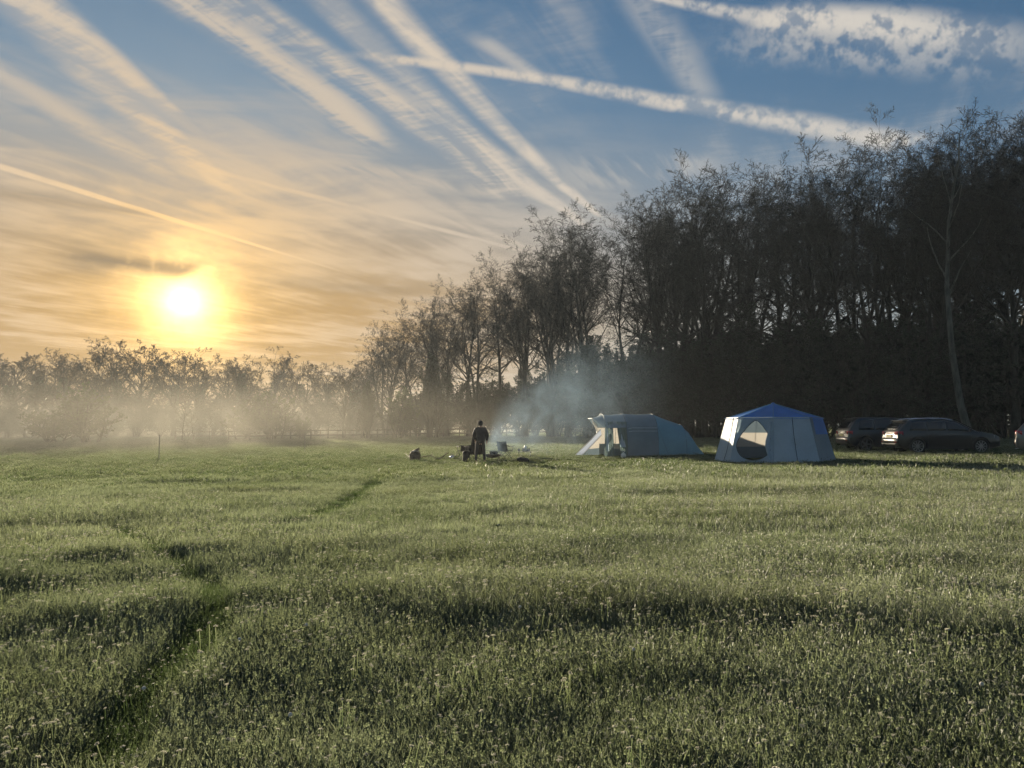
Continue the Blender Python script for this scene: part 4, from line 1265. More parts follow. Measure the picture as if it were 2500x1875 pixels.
def build_car(name, label, loc, L, W, H, paint, rz=0.0, rails=True, chromewin=False, rim=10, high=0.0):
    """rear at local x = 0, front at x = L, the near (right) side at local y = -W/2"""
    t = thing(name, label, 'car', loc, rz)
    wr, xr, xf = .355, .86, L - .92
    top = [(0.0, .62), (.03, .86), (.06, 1.02), (.22, 1.22), (.42, H - .16), (.52, H - .06), (.75, H - .02), (1.5, H), (2.1, H - .005), (L * .58, H - .05), (L * .61, H - .10), (L * .66, H - .24), (L * .74, 1.12), (L * .77, 1.03), (L * .86, .98), (L * .94, .90), (L * .985, .78), (L, .60)]
    tx = [a for a, _ in top]; tz = [b + high * (b > 1.0) for _, b in top]
    xs = sorted(set([round(x, 3) for x in list(np.linspace(0, L, 34)) + tx + [xr - .42, xr - .40, xr + .40, xr + .42, xf - .42, xf - .40, xf + .40, xf + .42] + [xr + .4 * math.cos(a) for a in np.linspace(.2, 2.9, 9)] + [xf + .4 * math.cos(a) for a in np.linspace(.2, 2.9, 9)]]))
    def sec(x):
        zt = float(np.interp(x, tx, tz))
        end = min(1.0, .86 + .14 * min(1, x / .28) ** .5, .80 + .20 * min(1, (L - x) / .55) ** .5)
        w = W / 2 * end
        z0 = .24 + (.14 * (1 - min(1, x / .3))) + .08 * (1 - min(1, (L - x) / .4))
        for c in (xr, xf):
            if abs(x - c) < .40: z0 = max(z0, .33 + math.sqrt(.40 ** 2 - (x - c) ** 2))
        zb = min(1.0, zt - .04)
        wr_ = w * (.965 - .22 * max(0, (zt - 1.0)) / .6)
        z3 = max(.52, z0 + .05); z4 = max(.80, z3 + .06); z4 = min(z4, max(zb - .02, z3 + .01))
        p = [(0, z0), (.86 * w, z0), (.975 * w, z0 + min(.05, .1)), (w, z3), (.995 * w, z4), (.965 * w, max(zb, z4 + .005)), (wr_, max(zt - .07, zb + .01)), (wr_ * .86, zt - .02), (wr_ * .5, zt - .003), (0, zt)]
        return p
    rows = []
    for x in xs:
        h = sec(x)
        rows.append([Vector((x, -y, z)) for y, z in h] + [Vector((x, y, z)) for y, z in h[-2:0:-1]])
    m = MB()
    vs = [[m.bm.verts.new(p) for p in r] for r in rows]
    n = len(vs[0])
    for a, b in zip(vs[:-1], vs[1:]):
        for k in range(n): m.bm.faces.new((a[k], a[(k + 1) % n], b[(k + 1) % n], b[k]))
    m.bm.faces.new(vs[0][::-1]); m.bm.faces.new(vs[-1])
    body = m.build('body', paint, t, angle=32)
    # ---- side glass
    def side(x, v, s, off=.006):
        h = sec(x); a, b = h[5], h[6]
        y = a[0] + (b[0] - a[0]) * v; z = a[1] + (b[1] - a[1]) * v
        return Vector((x, s * (y + off), z))
    xa, xb = .62, L * .70
    cuts = [(xa - .10, 1.28), (1.34, L * .47), (L * .475 + .03, xb)]
    for s in (-1, 1):
        for ci, (c0, c1) in enumerate(cuts):
            P = []
            for f in np.linspace(0, 1, 7):
                lo = side(c0 + (c1 - c0) * f, .10, s)
                if ci == 0: xt = c0 + .16 + (c1 - c0 - .16) * f
                elif ci == 2: xt = c0 + (c1 - c0 - .55) * f
                else: xt = c0 + (c1 - c0) * f
                hi = side(xt, .92, s)
                P.append([lo.lerp(hi, g) for g in np.linspace(0, 1, 4)])
            mm = MB(); mm.grid(P)
            g = mm.build('side_window', M_GLASS, t, solid=.004)
            if chromewin:
                ring = [p[0] for p in P] + [p[-1] for p in P[::-1]]
                mm = MB(); mm.tube([q + Vector((0, s * .006, 0)) for q in ring], .012, 5, closed=True); mm.build('window_trim', M_CHROME, g)
        # belt moulding, sill, door lines, handles
        mm = MB(); mm.tube([side(x, .02, s, .004) for x in np.linspace(.5, L * .72, 12)], .009, 5); mm.build('belt_trim', M_TRIM, t)
        mm = MB(); mm.box(((xr + xf) / 2, s * (W / 2 - .03), .27), (xf - xr - .84, .05, .10), bev=.012); mm.build('sill', M_TRIM, t)
        for x in (1.31, L * .475, L * .70):
            mm = MB(); mm.tube([Vector((x, s * (W / 2 * .998 + .001), z)) for z in (.42, .65, .93)], .005, 4); mm.build('door_gap', M_TRIM, t)
        for x in (1.42, L * .50):
            mm = MB(); mm.box((x + .05, s * (W / 2 + .008), .86), (.17, .03, .025), bev=.008); mm.build('door_handle', paint, t)
        mm = MB(); mm.box((L * .685, s * (W / 2 + .09), 1.06), (.10, .17, .13), bev=.03); mm.build('wing_mirror', paint, t)
        # lamps
        P = []
        for z in np.linspace(.84, 1.0, 3):
            P.append([Vector((.235, s * (W / 2 - .035), z)), Vector((.10, s * (W / 2 - .085), z)), Vector((.025, s * (W / 2 - .17), z)), Vector((.005, s * (W / 2 - .38), z))])
        mm = MB(); mm.grid(P); tl = mm.build('tail_lamp', M_TAIL, t, solid=.03)
        mm = MB(); mm.box((.004, s * (W / 2 - .33), .87), (.03, .09, .05), bev=.008); mm.build('lens', M_TAILCLEAR, tl)
        mm = MB(); mm.grid([[Vector((L - .04, s * (W / 2 - .42), z)), Vector((L - .10, s * (W / 2 - .22), z)), Vector((L - .34, s * (W / 2 - .055), z + .03))] for z in (.68, .80)]); mm.build('headlamp', M_TAILCLEAR, t, solid=.03)
        if rails:
            pts = [Vector((x, s * .55, float(np.interp(x, tx, tz)) - .02 + .055 * math.sin(math.pi * min(1, max(0, f * 1.0))) ** .35)) for f, x in zip(np.linspace(0, 1, 12), np.linspace(.62, L * .56, 12))]
            mm = MB(); mm.tube(pts, .022, 6); mm.build('roof_rail', M_CHROME, t)
        # wheels
        for x in (xr, xf):
            y = s * (W / 2 - .115)
            w = bpy.data.objects.new('wheel', None); COL.objects.link(w); w.parent = t; w.location = (x, y, wr - .005); w.rotation_euler = (math.pi / 2 * (1 if s < 0 else -1), 0, 0)
            prof = [(wr - .10, -.10), (wr - .03, -.105), (wr, -.075), (wr, .075), (wr - .03, .105), (wr - .10, .10), (wr - .11, .06), (wr - .11, -.06), (wr - .10, -.10)]
            MB().lathe(prof, 28).build('tyre', M_TYRE, w)
            mm = MB(); mm.lathe([(wr - .125, .085), (wr - .10, .088), (wr - .105, .05)], 28)
            for k in range(rim):
                a = 2 * math.pi * k / rim
                mm.box((math.cos(a) * .135, math.sin(a) * .135, .075), (.22, .032 if rim > 6 else .06, .022), rot=(0, 0, a))
            mm.lathe([(.07, .07), (.05, .095), (0, .098)], 14)
            mm.build('rim', M_RIM, w)
            MB().lathe([(.0, .0), (.215, .0), (.215, .02), (0, .02)], 18).build('brake_disc', M_TRIM, w)
        # arch lining so that the wheel housing is dark
            mm = MB(); mm.tube([Vector((x + .41 * math.cos(a), s * (W / 2 - .008), .33 + .41 * math.sin(a))) for a in np.linspace(-.1, math.pi + .1, 16)], .016, 5); mm.build('wheel_arch', M_TRIM, t)
    # ---- rear and front glass on the loft
    def glass(nm, x0, x1, wf, lift):
        P = []
        for x in np.linspace(x0, x1, 7):
            h = sec(x); zt = h[9][1]; ww = h[6][0] * wf
            P.append([Vector((x - lift[0], yy * ww, zt - .012 * abs(yy) ** 3 + lift[1])) for yy in np.linspace(-1, 1, 7)])
        mm = MB(); mm.grid(P); return mm.build(nm, M_GLASS, t, solid=.004)
    rw = glass('rear_window', .10, .40, .86, (.012, .008))
    mm = MB(); mm.box((.19, -.12, 1.21 + high * .6), (.02, .48, .02), rot=(0, -.75, 0)); mm.build('wiper', M_TRIM, rw)
    glass('windscreen', L * .615, L * .735, .90, (-.008, .010))
    mm = MB(); mm.box((.46, 0, H - .075 + high), (.26, W * .66, .035), rot=(0, -.10, 0), bev=.014); mm.build('spoiler', paint, t)
    # ---- rear details: bumper, plate, badge strip, exhaust
    P = []
    for z, d in ((.36, .02), (.42, -.03), (.56, -.05), (.66, -.04), (.70, .0)):
        P.append([Vector((d + .10 * abs(yy) ** 4, yy * (W / 2 - .02), z)) for yy in np.linspace(-1, 1, 13)])
    mm = MB(); mm.grid(P); bp = mm.build('rear_bumper', paint, t, solid=.03)
    mm = MB(); mm.box((-.045, 0, .44), (.02, W * .78, .06), bev=.01); mm.build('bumper_trim', M_TRIM, bp)
    mm = MB(); mm.box((-.012, 0, .79), (.015, .52, .115), bev=.004); mm.build('number_plate', M_PLATE, t)
    mm = MB(); mm.box((-.004, 0, .90), (.03, .80, .028), bev=.006); mm.build('tailgate_strip', M_CHROME, t)
    mm = MB(); mm.box((L - .02, 0, .62), (.06, W * .6, .14), bev=.02); mm.build('grille', M_TRIM, t)
    for s in (-1, 1):
        mm = MB(); mm.lathe([(.035, 0), (.035, .12), (.028, .12), (.028, .0)], 10, c=(-.01, s * .55, .30), rot=(0, math.pi / 2, 0)); mm.build('exhaust', M_CHROME, t)
        mm = MB(); mm.box((-.025, s * (W / 2 - .25), .52), (.03, .16, .035), bev=.008); mm.build('reflector', M_TAIL, t)
    CLEAR.append((loc[0] + L * .3, loc[1], .8)); CLEAR.append((loc[0] + L * .7, loc[1], .8))
    return t

M_PAINT_BLACK = mat('black car paint', (0.010, 0.011, 0.013), 0.3, spec=0.4, coat=0.5)
M_PAINT_NAVY = mat('very dark blue car paint', (0.012, 0.015, 0.020), 0.3, spec=0.4, coat=0.5)
M_PAINT_GREY = mat('bronze grey car paint', (0.17, 0.155, 0.14), 0.3, metal=0.5, spec=0.5, coat=1.0)
def car_at(px, Y, W):
    p = at(px, Y); return (p.x, p.y + W / 2, p.z - .03)
build_car('estate_car', 'black estate car with roof rails and sunlit tailgate, nearest the wood', car_at(2193, 34.6, 1.82), 4.55, 1.82, 1.56, M_PAINT_BLACK, rz=math.radians(-2))
build_car('off_road_car', 'tall dark car half hidden behind the black estate car', car_at(2072, 38.4, 1.88), 4.7, 1.88, 1.64, M_PAINT_NAVY, rz=math.radians(-3), rails=False, high=.06, rim=5)
build_car('family_car', 'bronze grey car with lit tail lamp cut off by the right edge', (lambda p: (p.x + .91 * math.sin(math.radians(-33)) * -1 * -1, p.y + .91 * math.cos(math.radians(-33)), p.z - .03))(at(2538, 30.0)), 4.6, 1.82, 1.60, M_PAINT_GREY, rz=math.radians(-33), rails=False, chromewin=True, rim=14)

# ------------------------------------------------------------------ camp around the fire
def camp_chair(label, p, rz, cloth, back=.86, seat=.42, w=.52, arms=True, lean=.12, scale=1.0):
    t = thing('camp_chair', label, 'chair', p, rz)
    t.scale = (scale,) * 3
    h = w / 2
    # frame: crossed legs front, back and sides, uprights
    for a, b in (((-h, -.24, 0), (h, -.20, seat + .02)), ((h, -.24, 0), (-h, -.20, seat + .02)), ((-h, .26, 0), (h, .20, seat)), ((h, .26, 0), (-h, .20, seat)),
                 ((-h, -.24, 0), (-h, .22, seat)), ((-h, .26, 0), (-h, -.22, seat)), ((h, -.24, 0), (h, .22, seat)), ((h, .26, 0), (h, -.22, seat))):
        MB().tube([a, b], .011, 6).build('leg', M_BLACKMETAL, t)
    for s in (-1, 1):
        MB().tube([(s * h, .16, seat - .08), (s * h * 1.0, .22 + lean, back)], .011, 6).build('upright', M_BLACKMETAL, t)
        if arms:
            MB().tube([(s * h, -.24, seat - .06), (s * (h + .03), -.26, seat + .20)], .011, 6).build('arm_post', M_BLACKMETAL, t)
            P = [[Vector((s * (h + .01 + .03 * g), -.30 + .60 * f, seat + .21 - .05 * math.sin(math.pi * f) + .03 * f)) for g in (0, 1, 2)] for f in np.linspace(0, 1, 7)]
            mm = MB(); mm.grid(P); mm.build('arm_rest', cloth, t, solid=.012)
    P = [[Vector((x, -.25 + .46 * f, seat + .02 - .07 * (1 - (x / h) ** 2) * math.sin(math.pi * (.15 + .7 * f)) - .02 * f)) for x in np.linspace(-h, h, 8)] for f in np.linspace(0, 1, 7)]
    mm = MB(); mm.grid(P); mm.build('seat', cloth, t, solid=.012)
    P = [[Vector((x, .19 + (.03 + lean) * f + .05 * (1 - (x / h) ** 2), seat - .02 + (back - seat + .02) * f - .02 * (1 - (x / h) ** 2) * f)) for x in np.linspace(-h, h, 8)] for f in np.linspace(0, 1, 8)]
    mm = MB(); mm.grid(P); mm.build('backrest', cloth, t, solid=.014)
    return t

def gp(px, py):
    p = on_ground(px, py); return p

def build_camp():
    # chair on the right of the fire, turned to the fire and seen from the back
    camp_chair('black folding camp chair standing empty right of the fire bowl', gp(1233, 1121), math.radians(150), M_NAVYCLOTH, .82, .40, .50)
    camp_chair('low folding chair at the left, half hidden behind the tall draped chair', gp(1134, 1121), math.radians(200), M_BLACKCLOTH, .66, .40, .50, lean=.06)
    c = camp_chair('tall camp chair draped with a dark coat beside the standing person', gp(1157, 1126), math.radians(205), M_BLACKCLOTH, 1.08, .44, .54, lean=.30)
    P = []
    for f in np.linspace(0, 1, 10):
        row = []
        for x in np.linspace(-.31, .31, 9):
            y = .24 + .30 * f + .05 + .025 * math.sin(x * 22 + f * 2); z = .30 + .80 * f
            if f > .93: y -= .03; z += .02
            row.append(Vector((x * (1.05 - .25 * f), y, z)))
        P.append(row)
    mm = MB(); mm.grid(P); co = mm.build('coat', M_BLACKCLOTH, c, solid=.03)
    # tall black bin bag holder
    b = thing('log_carrier', 'upright black cloth log bag in front of the chairs', 'bag', gp(1138, 1128), .2)
    P = []
    for z, w in ((0, .125), (.1, .135), (.25, .13), (.40, .125), (.46, .12)):
        P.append([Vector((w * sx * (1 + .05 * math.sin(z * 20 + k)), w * .8 * sy, z)) for k, (sx, sy) in enumerate(((-1, -1), (0, -1.12), (1, -1), (1.1, 0), (1, 1), (0, 1.1), (-1, 1), (-1.1, 0), (-1, -1)))])
    mm = MB(); mm.grid(P); mm.build('sack', M_BLACKCLOTH, b, solid=.012)
    MB().tube([(-.08, -.1, .44), (-.06, -.11, .54), (.06, -.11, .54), (.08, -.1, .44)], .012, 6).build('handle', M_BLACKCLOTH, b)
    MB().tube([(-.02, .02, .1), (-.03, .03, .5)], .05, 8).build('log', M_BARKLOG, b)
    # wood basket with offcuts
    b = thing('firewood_crate', 'brown crate heaped with firewood left of the fire', 'crate', gp(1013, 1123), .15)
    wv = .25
    for z in (.03, .09, .15, .21, .27):
        for (cx, cy, dx, dy) in ((0, -.2, .5, .02), (0, .2, .5, .02), (-.24, 0, .02, .38), (.24, 0, .02, .38)):
            MB().box((cx, cy, z), (dx, dy, .05), bev=.004).build('slat', M_CRATE, b)
    for sx in (-1, 1):
        for sy in (-1, 1): MB().box((sx * .225, sy * .175, .15), (.03, .03, .32)).build('corner_post', M_CRATE, b)
    MB().box((0, 0, .012), (.48, .38, .02)).build('base', M_CRATE, b)
    r = random.Random(4)
    for k in range(9):
        l = thing('firewood_log', 'split log lying %s in the brown firewood crate' % ['at the bottom front', 'at the bottom middle', 'at the bottom back', 'second up at the front', 'second up at the back', 'steeply on the pile', 'across the heap', 'near the top left', 'topmost'][k], 'log',
                  Vector(b.location) + Vector(((r.uniform(-.06, .06)), [-.1, 0, .1, -.08, .08, -.02, .05, .0, .02][k], [.07, .07, .07, .17, .17, .27, .27, .35, .43][k])), r.uniform(-.4, .4) + .15, 'logs in the firewood crate')
        Lg = r.uniform(.28, .40); rr = r.uniform(.045, .065)
        o = MB().tube([(-Lg / 2, 0, 0), (0, .01, .01), (Lg / 2, 0, 0)], rr, 7).build('bark', M_BARKLOG, l, rot=(0, [0, 0, 0, .1, -.1, .5, -.35, .25, -.5][k], 0))
        MB().lathe([(0, Lg / 2 + .002), (rr * .93, Lg / 2 + .002)], 7, rot=(0, math.pi / 2, 0)).lathe([(0, -Lg / 2 - .002), (rr * .93, -Lg / 2 - .002)], 7, rot=(0, math.pi / 2, 0)).build('cut_end', M_CUTWOOD, o)
    # cardboard lid stuck in the crate
    l = thing('cardboard_piece', 'bent piece of cardboard on top of the firewood crate', 'cardboard', Vector(b.location) + Vector((.03, -.05, .44)), .3)
    mm = MB(); mm.grid([[Vector((x, .02 * math.sin(x * 9) + y * .25, .10 * y - abs(x) * .35)) for y in (-.4, 0, .4)] for x in (-.15, -.05, .0, .08, .17)]); mm.build('sheet', M_CARD, l, solid=.006)
    # branches on the grass
    def branch(label, pts, r0):
        P = [gp(*p) for p in pts]
        o = P[0].copy(); t = thing('branch', label, 'branch', o)
        Q_ = []
        for i, p in enumerate(P):
            q = p - o; q.z += .035 + pts_h[i]; Q_.append(q)
        MB().tube(Q_, [r0 * (1 - .6 * i / (len(Q_) - 1)) for i in range(len(Q_))], 7).build('limb', M_BARKLOG, t)
        k = len(Q_) // 2
        MB().tube([Q_[k], Q_[k] + Vector((.06, .05, .09)), Q_[k] + Vector((.10, .07, .20))], [r0 * .5, r0 * .35, r0 * .15], 5).build('twig', M_BARKLOG, t)
    pts_h = [.0, .0, .02, .10]; branch('short branch jutting out left of the firewood crate', [(1008, 1121), (1003, 1119), (996, 1116), (989, 1113)], .045)
    pts_h = [.02, .06, .10, .02]; branch('arched branch lying on the grass right of the crate', [(1028, 1119), (1040, 1119), (1052, 1119), (1066, 1121)], .035)
    pts_h = [.0, .04, .12, .22]; branch('dark branch with one end raised between crate and kettle', [(1070, 1122), (1078, 1121), (1086, 1119), (1096, 1118)], .04)
    pts_h = [.02, .02, .02, .03]; branch('long thin branch flat on the grass behind the kettle', [(1062, 1124), (1080, 1123), (1102, 1122), (1122, 1121)], .028)
    pts_h = [.02, .03, .08, .03]; branch('stub of branch between the kettle and the low chair', [(1106, 1120), (1110, 1119), (1114, 1118), (1119, 1118)], .035)
    # kettle
    k = thing('kettle', 'shiny steel kettle with arched handle on the grass', 'kettle', gp(1104, 1121), .5)
    k.scale = (1.15,) * 3
    MB().lathe([(0, 0), (.095, 0), (.108, .02), (.105, .08), (.085, .13), (.045, .155), (.04, .165), (0, .168)], 20).build('body', M_STEEL, k)
    MB().lathe([(.012, .166), (.018, .185), (0, .195)], 10).build('lid_knob', M_BLACKMETAL, k)
    MB().tube([(-.09, 0, .06), (-.135, 0, .10), (-.155, 0, .15)], [.022, .017, .013], 8).build('spout', M_STEEL, k)
    MB().tube([(math.cos(a) * .09, 0, .11 + math.sin(a) * .15) for a in np.linspace(0, math.pi, 14)], .008, 6).build('handle', M_BLACKMETAL, k)
    # fire bowl
    p = gp(1203, 1123)
    f = thing('fire_bowl', 'shallow rusty fire bowl on legs beside the standing person', 'fire bowl', p)
    R = .37
    prof = [(0, .10)] + [(R * math.sin(a), .10 + .16 * (1 - math.cos(a)) * 1.0) for a in np.linspace(.2, math.pi / 2, 8)]
    MB().lathe(prof + [(R + .03, .262), (R + .03, .25)] + [(x * .97 if x > .01 else 0, z - .012) for x, z in prof[::-1]], 28).build('bowl', M_RUST, f)
    for a in (.4, 2.5, 4.6):
        MB().tube([(math.cos(a) * R * .75, math.sin(a) * R * .75, .15), (math.cos(a) * R * .95, math.sin(a) * R * .95, -.02)], .014, 6).build('leg', M_RUST, f)
    names = ['lowest charred log', 'charred log leaning left', 'charred log leaning right', 'uppermost charred log']
    for k in range(4):
        l = thing('charred_log', names[k] + ' burning in the fire bowl', 'log', p + Vector(([0, -.06, .10, .05][k], [.05, -.05, .02, 0][k], [.20, .26, .27, .34][k])), [.3, 1.4, 2.4, .1][k], 'logs in the fire bowl')
        MB().tube([(-.2, 0, 0), (.02, .01, .015), (.2, 0, 0)], [.05, .055, .045], 7).build('bark', mat('charred bark', (.03, .026, .024), .9, vary=.5, scale=20) if k == 0 else bpy.data.materials['charred bark'], l, rot=(0, [-.05, .2, -.25, .05][k], 0))
    po = thing('roasting_fork', 'thin iron rod resting level above the fire bowl', 'rod', p + Vector((-.42, .25, 0)))
    MB().tube([(0, 0, -.03), (0, 0, .40), (.02, 0, .43)], .009, 6).build('stand', M_BLACKMETAL, po)
    MB().tube([(-.15, 0, .43), (.4, 0, .425), (.74, 0, .40)], .010, 6).build('rod', M_BLACKMETAL, po)
    # low table with cups
    tp = gp(1281, 1117)
    tb = thing('low_table', 'small low folding table holding cups and a jug', 'table', tp, .05)
    hh = .30
    for k in range(6): MB().box((0, -.13 + .052 * k, hh - .01), (.66, .048, .018), bev=.004).build('slat', M_CARD, tb)
    for sx in (-1, 1):
        for sy in (-1, 1): MB().tube([(sx * .29, sy * .12, hh - .015), (sx * .25, sy * .12, -.02)], .010, 6).build('leg', M_BLACKMETAL, tb)
    def cup(label, dx, dy, m_, r_=.04, h=.10, cat='cup'):
        t = thing('cup', label, cat, tp + Vector((dx, dy, hh)), dx * 9)
        MB().lathe([(0, .001), (r_ * .85, .001), (r_, h), (r_ * .92, h), (r_ * .78, .008), (0, .008)], 14).build('body', m_, t)
        MB().tube([(r_ * .9, 0, h * .8), (r_ * 1.7, 0, h * .72), (r_ * 1.65, 0, h * .3), (r_ * .9, 0, h * .2)], .006, 5).build('handle', m_, t)
    M_ENAMEL = mat('dark enamel', (0.05, 0.05, 0.055), 0.35)
    cup('dark cup at the left end of the low table', -.27, -.02, M_ENAMEL, .055, .13)
    cup('dark cup standing left of the tall jug', -.08, -.05, M_ENAMEL, .05, .15)
    cup('squat dark cup right of the tall jug', .13, -.04, M_ENAMEL, .042, .11)
    cup('taller dark cup furthest right on the low table', .21, .02, M_ENAMEL, .045, .14)
    j = thing('jug', 'tall grey steel jug in the middle of the low table', 'jug', tp + Vector((.03, .02, hh)), .4)
    MB().lathe([(0, .001), (.065, .001), (.07, .02), (.066, .20), (.05, .25), (.045, .27), (0, .272)], 18).build('body', mat('brushed steel', (.42, .43, .44), .4, metal=.8), j)
    MB().lathe([(0, .272), (.04, .272), (.035, .29), (0, .295)], 14).build('lid', M_BLACKMETAL, j)
    MB().tube([(.06, 0, .22), (.12, 0, .21), (.12, 0, .10), (.067, 0, .06)], .009, 6).build('handle', M_BLACKMETAL, j)
    # dark bag below the table
    b = thing('holdall', 'dark soft holdall slumped on the grass before the low table', 'bag', gp(1277, 1129), -.15)
    P = []
    for x in np.linspace(-.25, .25, 9):
        k = (1 - (abs(x) / .27) ** 3) ** .5
        hx = .24 - .12 * (x + .25)
        P.append([Vector((x, .13 * k * math.cos(a) , max(0, .5 * hx + .5 * hx * k * math.sin(a)))) for a in np.linspace(-math.pi / 2, 1.5 * math.pi, 13)])
    mm = MB(); mm.grid(P); mm.build('body', M_NAVYCLOTH, b)
    MB().tube([(-.12, -.05, .20), (-.08, -.08, .28), (.04, -.08, .25), (.08, -.05, .16)], .012, 6).build('strap', M_BLACKCLOTH, b)
build_camp()

# ------------------------------------------------------------------ the person
M_SKIN = mat('skin', (0.42, 0.27, 0.20), 0.55, spec=0.4)
M_JACKET = mat('dark jacket', (0.028, 0.030, 0.034), 0.75, vary=0.25, scale=7, spec=.3, bump=.5, bscale=14)
M_TROUSER = mat('dark trousers', (0.026, 0.028, 0.034), 0.8, vary=0.25, scale=9, spec=.3, bump=.5, bscale=14)
M_HAT = mat('dark knitted hat', (0.05, 0.048, 0.046), 0.9, vary=0.25, scale=30)
M_BOOT = mat('boots', (0.03, 0.024, 0.02), 0.6)

def skin_fig(name, J, E, root, m_, parent, sub=2):
    names = list(J)
    me = bpy.data.meshes.new(name)
    me.from_pydata([J[n][0] for n in names], [(names.index(a), names.index(b)) for a, b in E], [])
    o = link(name, me, m_, parent)
    md = o.modifiers.new('skin', 'SKIN'); md.use_smooth_shade = True
    sv = me.skin_vertices[0].data
    for i, n in enumerate(names):
        r_ = J[n][1]
        sv[i].radius = r_ if isinstance(r_, tuple) else (r_, r_)
        sv[i].use_root = (n == root)
    s = o.modifiers.new('sub', 'SUBSURF'); s.levels = sub; s.render_levels = sub
    return o

def build_person():
    p = gp(1173, 1129)
    t = thing('person', 'person in dark jacket, trousers and hat standing with back turned by the fire', 'person', (p.x, p.y, p.z - .02), .12)
    J = {'pelvis': ((0, 0, .95), (.12, .09)), 'waist': ((0, .02, 1.10), (.11, .085)), 'chest': ((0, .04, 1.30), (.13, .09)), 'neckb': ((0, .06, 1.46), (.075, .07)), 'neck': ((0, .085, 1.52), .055),
         'jaw': ((0, .13, 1.575), (.062, .075)), 'skull': ((0, .115, 1.66), (.078, .095)), 'top': ((0, .105, 1.715), (.06, .07)), 'nose': ((0, .222, 1.615), .012),
         'earl': ((-.078, .11, 1.63), .014), 'earr': ((.078, .11, 1.63), .014)}
    E = [('pelvis', 'waist'), ('waist', 'chest'), ('chest', 'neckb'), ('neckb', 'neck'), ('neck', 'jaw'), ('jaw', 'skull'), ('skull', 'top'), ('jaw', 'nose'), ('skull', 'earl'), ('skull', 'earr')]
    arms = {'l': [(-.20, .05, 1.40), (-.275, .03, 1.15), (-.22, .18, .96)], 'r': [(.20, .05, 1.40), (.28, .01, 1.14), (.27, .09, .90)]}
    legs = {'l': [(-.11, 0, .88), (-.17, .05, .48), (-.20, -.02, .09), (-.22, .12, .045)], 'r': [(.10, 0, .88), (.15, .03, .48), (.17, -.03, .09), (.20, .10, .045)]}
    for s, (sh, el, wr) in arms.items():
        sg = -1 if s == 'l' else 1
        J['sh' + s] = (sh, .065); J['el' + s] = (el, .044); J['wr' + s] = (wr, .030)
        E += [('chest', 'sh' + s), ('sh' + s, 'el' + s), ('el' + s, 'wr' + s)]
        d = (Vector(wr) - Vector(el)).normalized()
        side = Vector((0, 1, 0)).cross(d).normalized()
        fw = d.cross(side).normalized()
        pa = Vector(wr) + d * .075
        J['pa' + s] = (tuple(pa), (.030, .022)); E.append(('wr' + s, 'pa' + s))
        for k, (off, ln) in enumerate(((-.030, .062), (-.011, .078), (.010, .074), (.030, .058))):
            b = pa + fw * off + d * .022
            m1 = b + d * ln * .5 - side * sg * .010; m2 = b + d * ln * .9 - side * sg * .038
            J['f%d0' % k + s] = (tuple(b), .0095); J['f%d1' % k + s] = (tuple(m1), .009); J['f%d2' % k + s] = (tuple(m2), .0075)
            E += [('pa' + s, 'f%d0' % k + s), ('f%d0' % k + s, 'f%d1' % k + s), ('f%d1' % k + s, 'f%d2' % k + s)]
        b = Vector(wr) + d * .03 + fw * .032
        J['t0' + s] = (tuple(b), .012); J['t1' + s] = (tuple(b + fw * .022 + d * .03), .010); J['t2' + s] = (tuple(b + fw * .026 + d * .058 - side * sg * .012), .008)
        E += [('wr' + s, 't0' + s), ('t0' + s, 't1' + s), ('t1' + s, 't2' + s)]
    for s, (hp, kn, an, to) in legs.items():
        J['hp' + s] = (hp, .085); J['kn' + s] = (kn, .055); J['an' + s] = (an, .038); J['to' + s] = (to, .035)
        E += [('pelvis', 'hp' + s), ('hp' + s, 'kn' + s), ('kn' + s, 'an' + s), ('an' + s, 'to' + s)]
    skin_fig('body', J, E, 'pelvis', M_SKIN, t)
    # clothes follow the body a little outside it
    Jk = {'hem': ((0, .0, .82), (.19, .15)), 'hip': ((0, .0, .96), (.22, .165)), 'waist': ((0, .02, 1.10), (.23, .17)), 'chest': ((0, .04, 1.28), (.25, .18)), 'coll': ((0, .06, 1.43), (.15, .12)), 'coll2': ((0, .075, 1.50), (.085, .08))}
    Ek = [('hem', 'hip'), ('hip', 'waist'), ('waist', 'chest'), ('chest', 'coll'), ('coll', 'coll2')]
    for s, (sh, el, wr) in arms.items():
        w2 = Vector(el).lerp(Vector(wr), .93)
        Jk['sh' + s] = (tuple(Vector(sh)), .115); Jk['el' + s] = (el, .085); Jk['wr' + s] = (tuple(w2), .052)
        Ek += [('chest', 'sh' + s), ('sh' + s, 'el' + s), ('el' + s, 'wr' + s)]
    skin_fig('jacket', Jk, Ek, 'chest', M_JACKET, t)
    Jt = {'pelvis': ((0, 0, .98), (.16, .12))}; Et = []
    for s, (hp, kn, an, to) in legs.items():
        Jt['hp' + s] = (tuple(Vector(hp) - Vector((0, 0, .02))), .095); Jt['kn' + s] = (kn, .072); Jt['an' + s] = (tuple(Vector(an) + Vector((0, 0, .01))), .062)
        Et += [('pelvis', 'hp' + s), ('hp' + s, 'kn' + s), ('kn' + s, 'an' + s)]
        skin_fig('boot', {'a': (tuple(Vector(an) + Vector((0, 0, .05))), .062), 'h': (tuple(Vector(an) + Vector((0, -.02, -.035))), (.052, .055)), 't': (to, (.048, .045)), 't2': (tuple(Vector(to) + Vector((.0, .07, -.01))), (.04, .03))}, [('a', 'h'), ('h', 't'), ('t', 't2')], 'h', M_BOOT, t)
    skin_fig('trousers', Jt, Et, 'pelvis', M_TROUSER, t)
    hat = MB().lathe([(.088, -.10), (.104, -.05), (.110, 0), (.104, .045), (.086, .085), (.050, .112), (.0, .122)], 18).build('hat', M_HAT, t, loc=(0, .10, 1.665), rot=(.12, 0, 0))
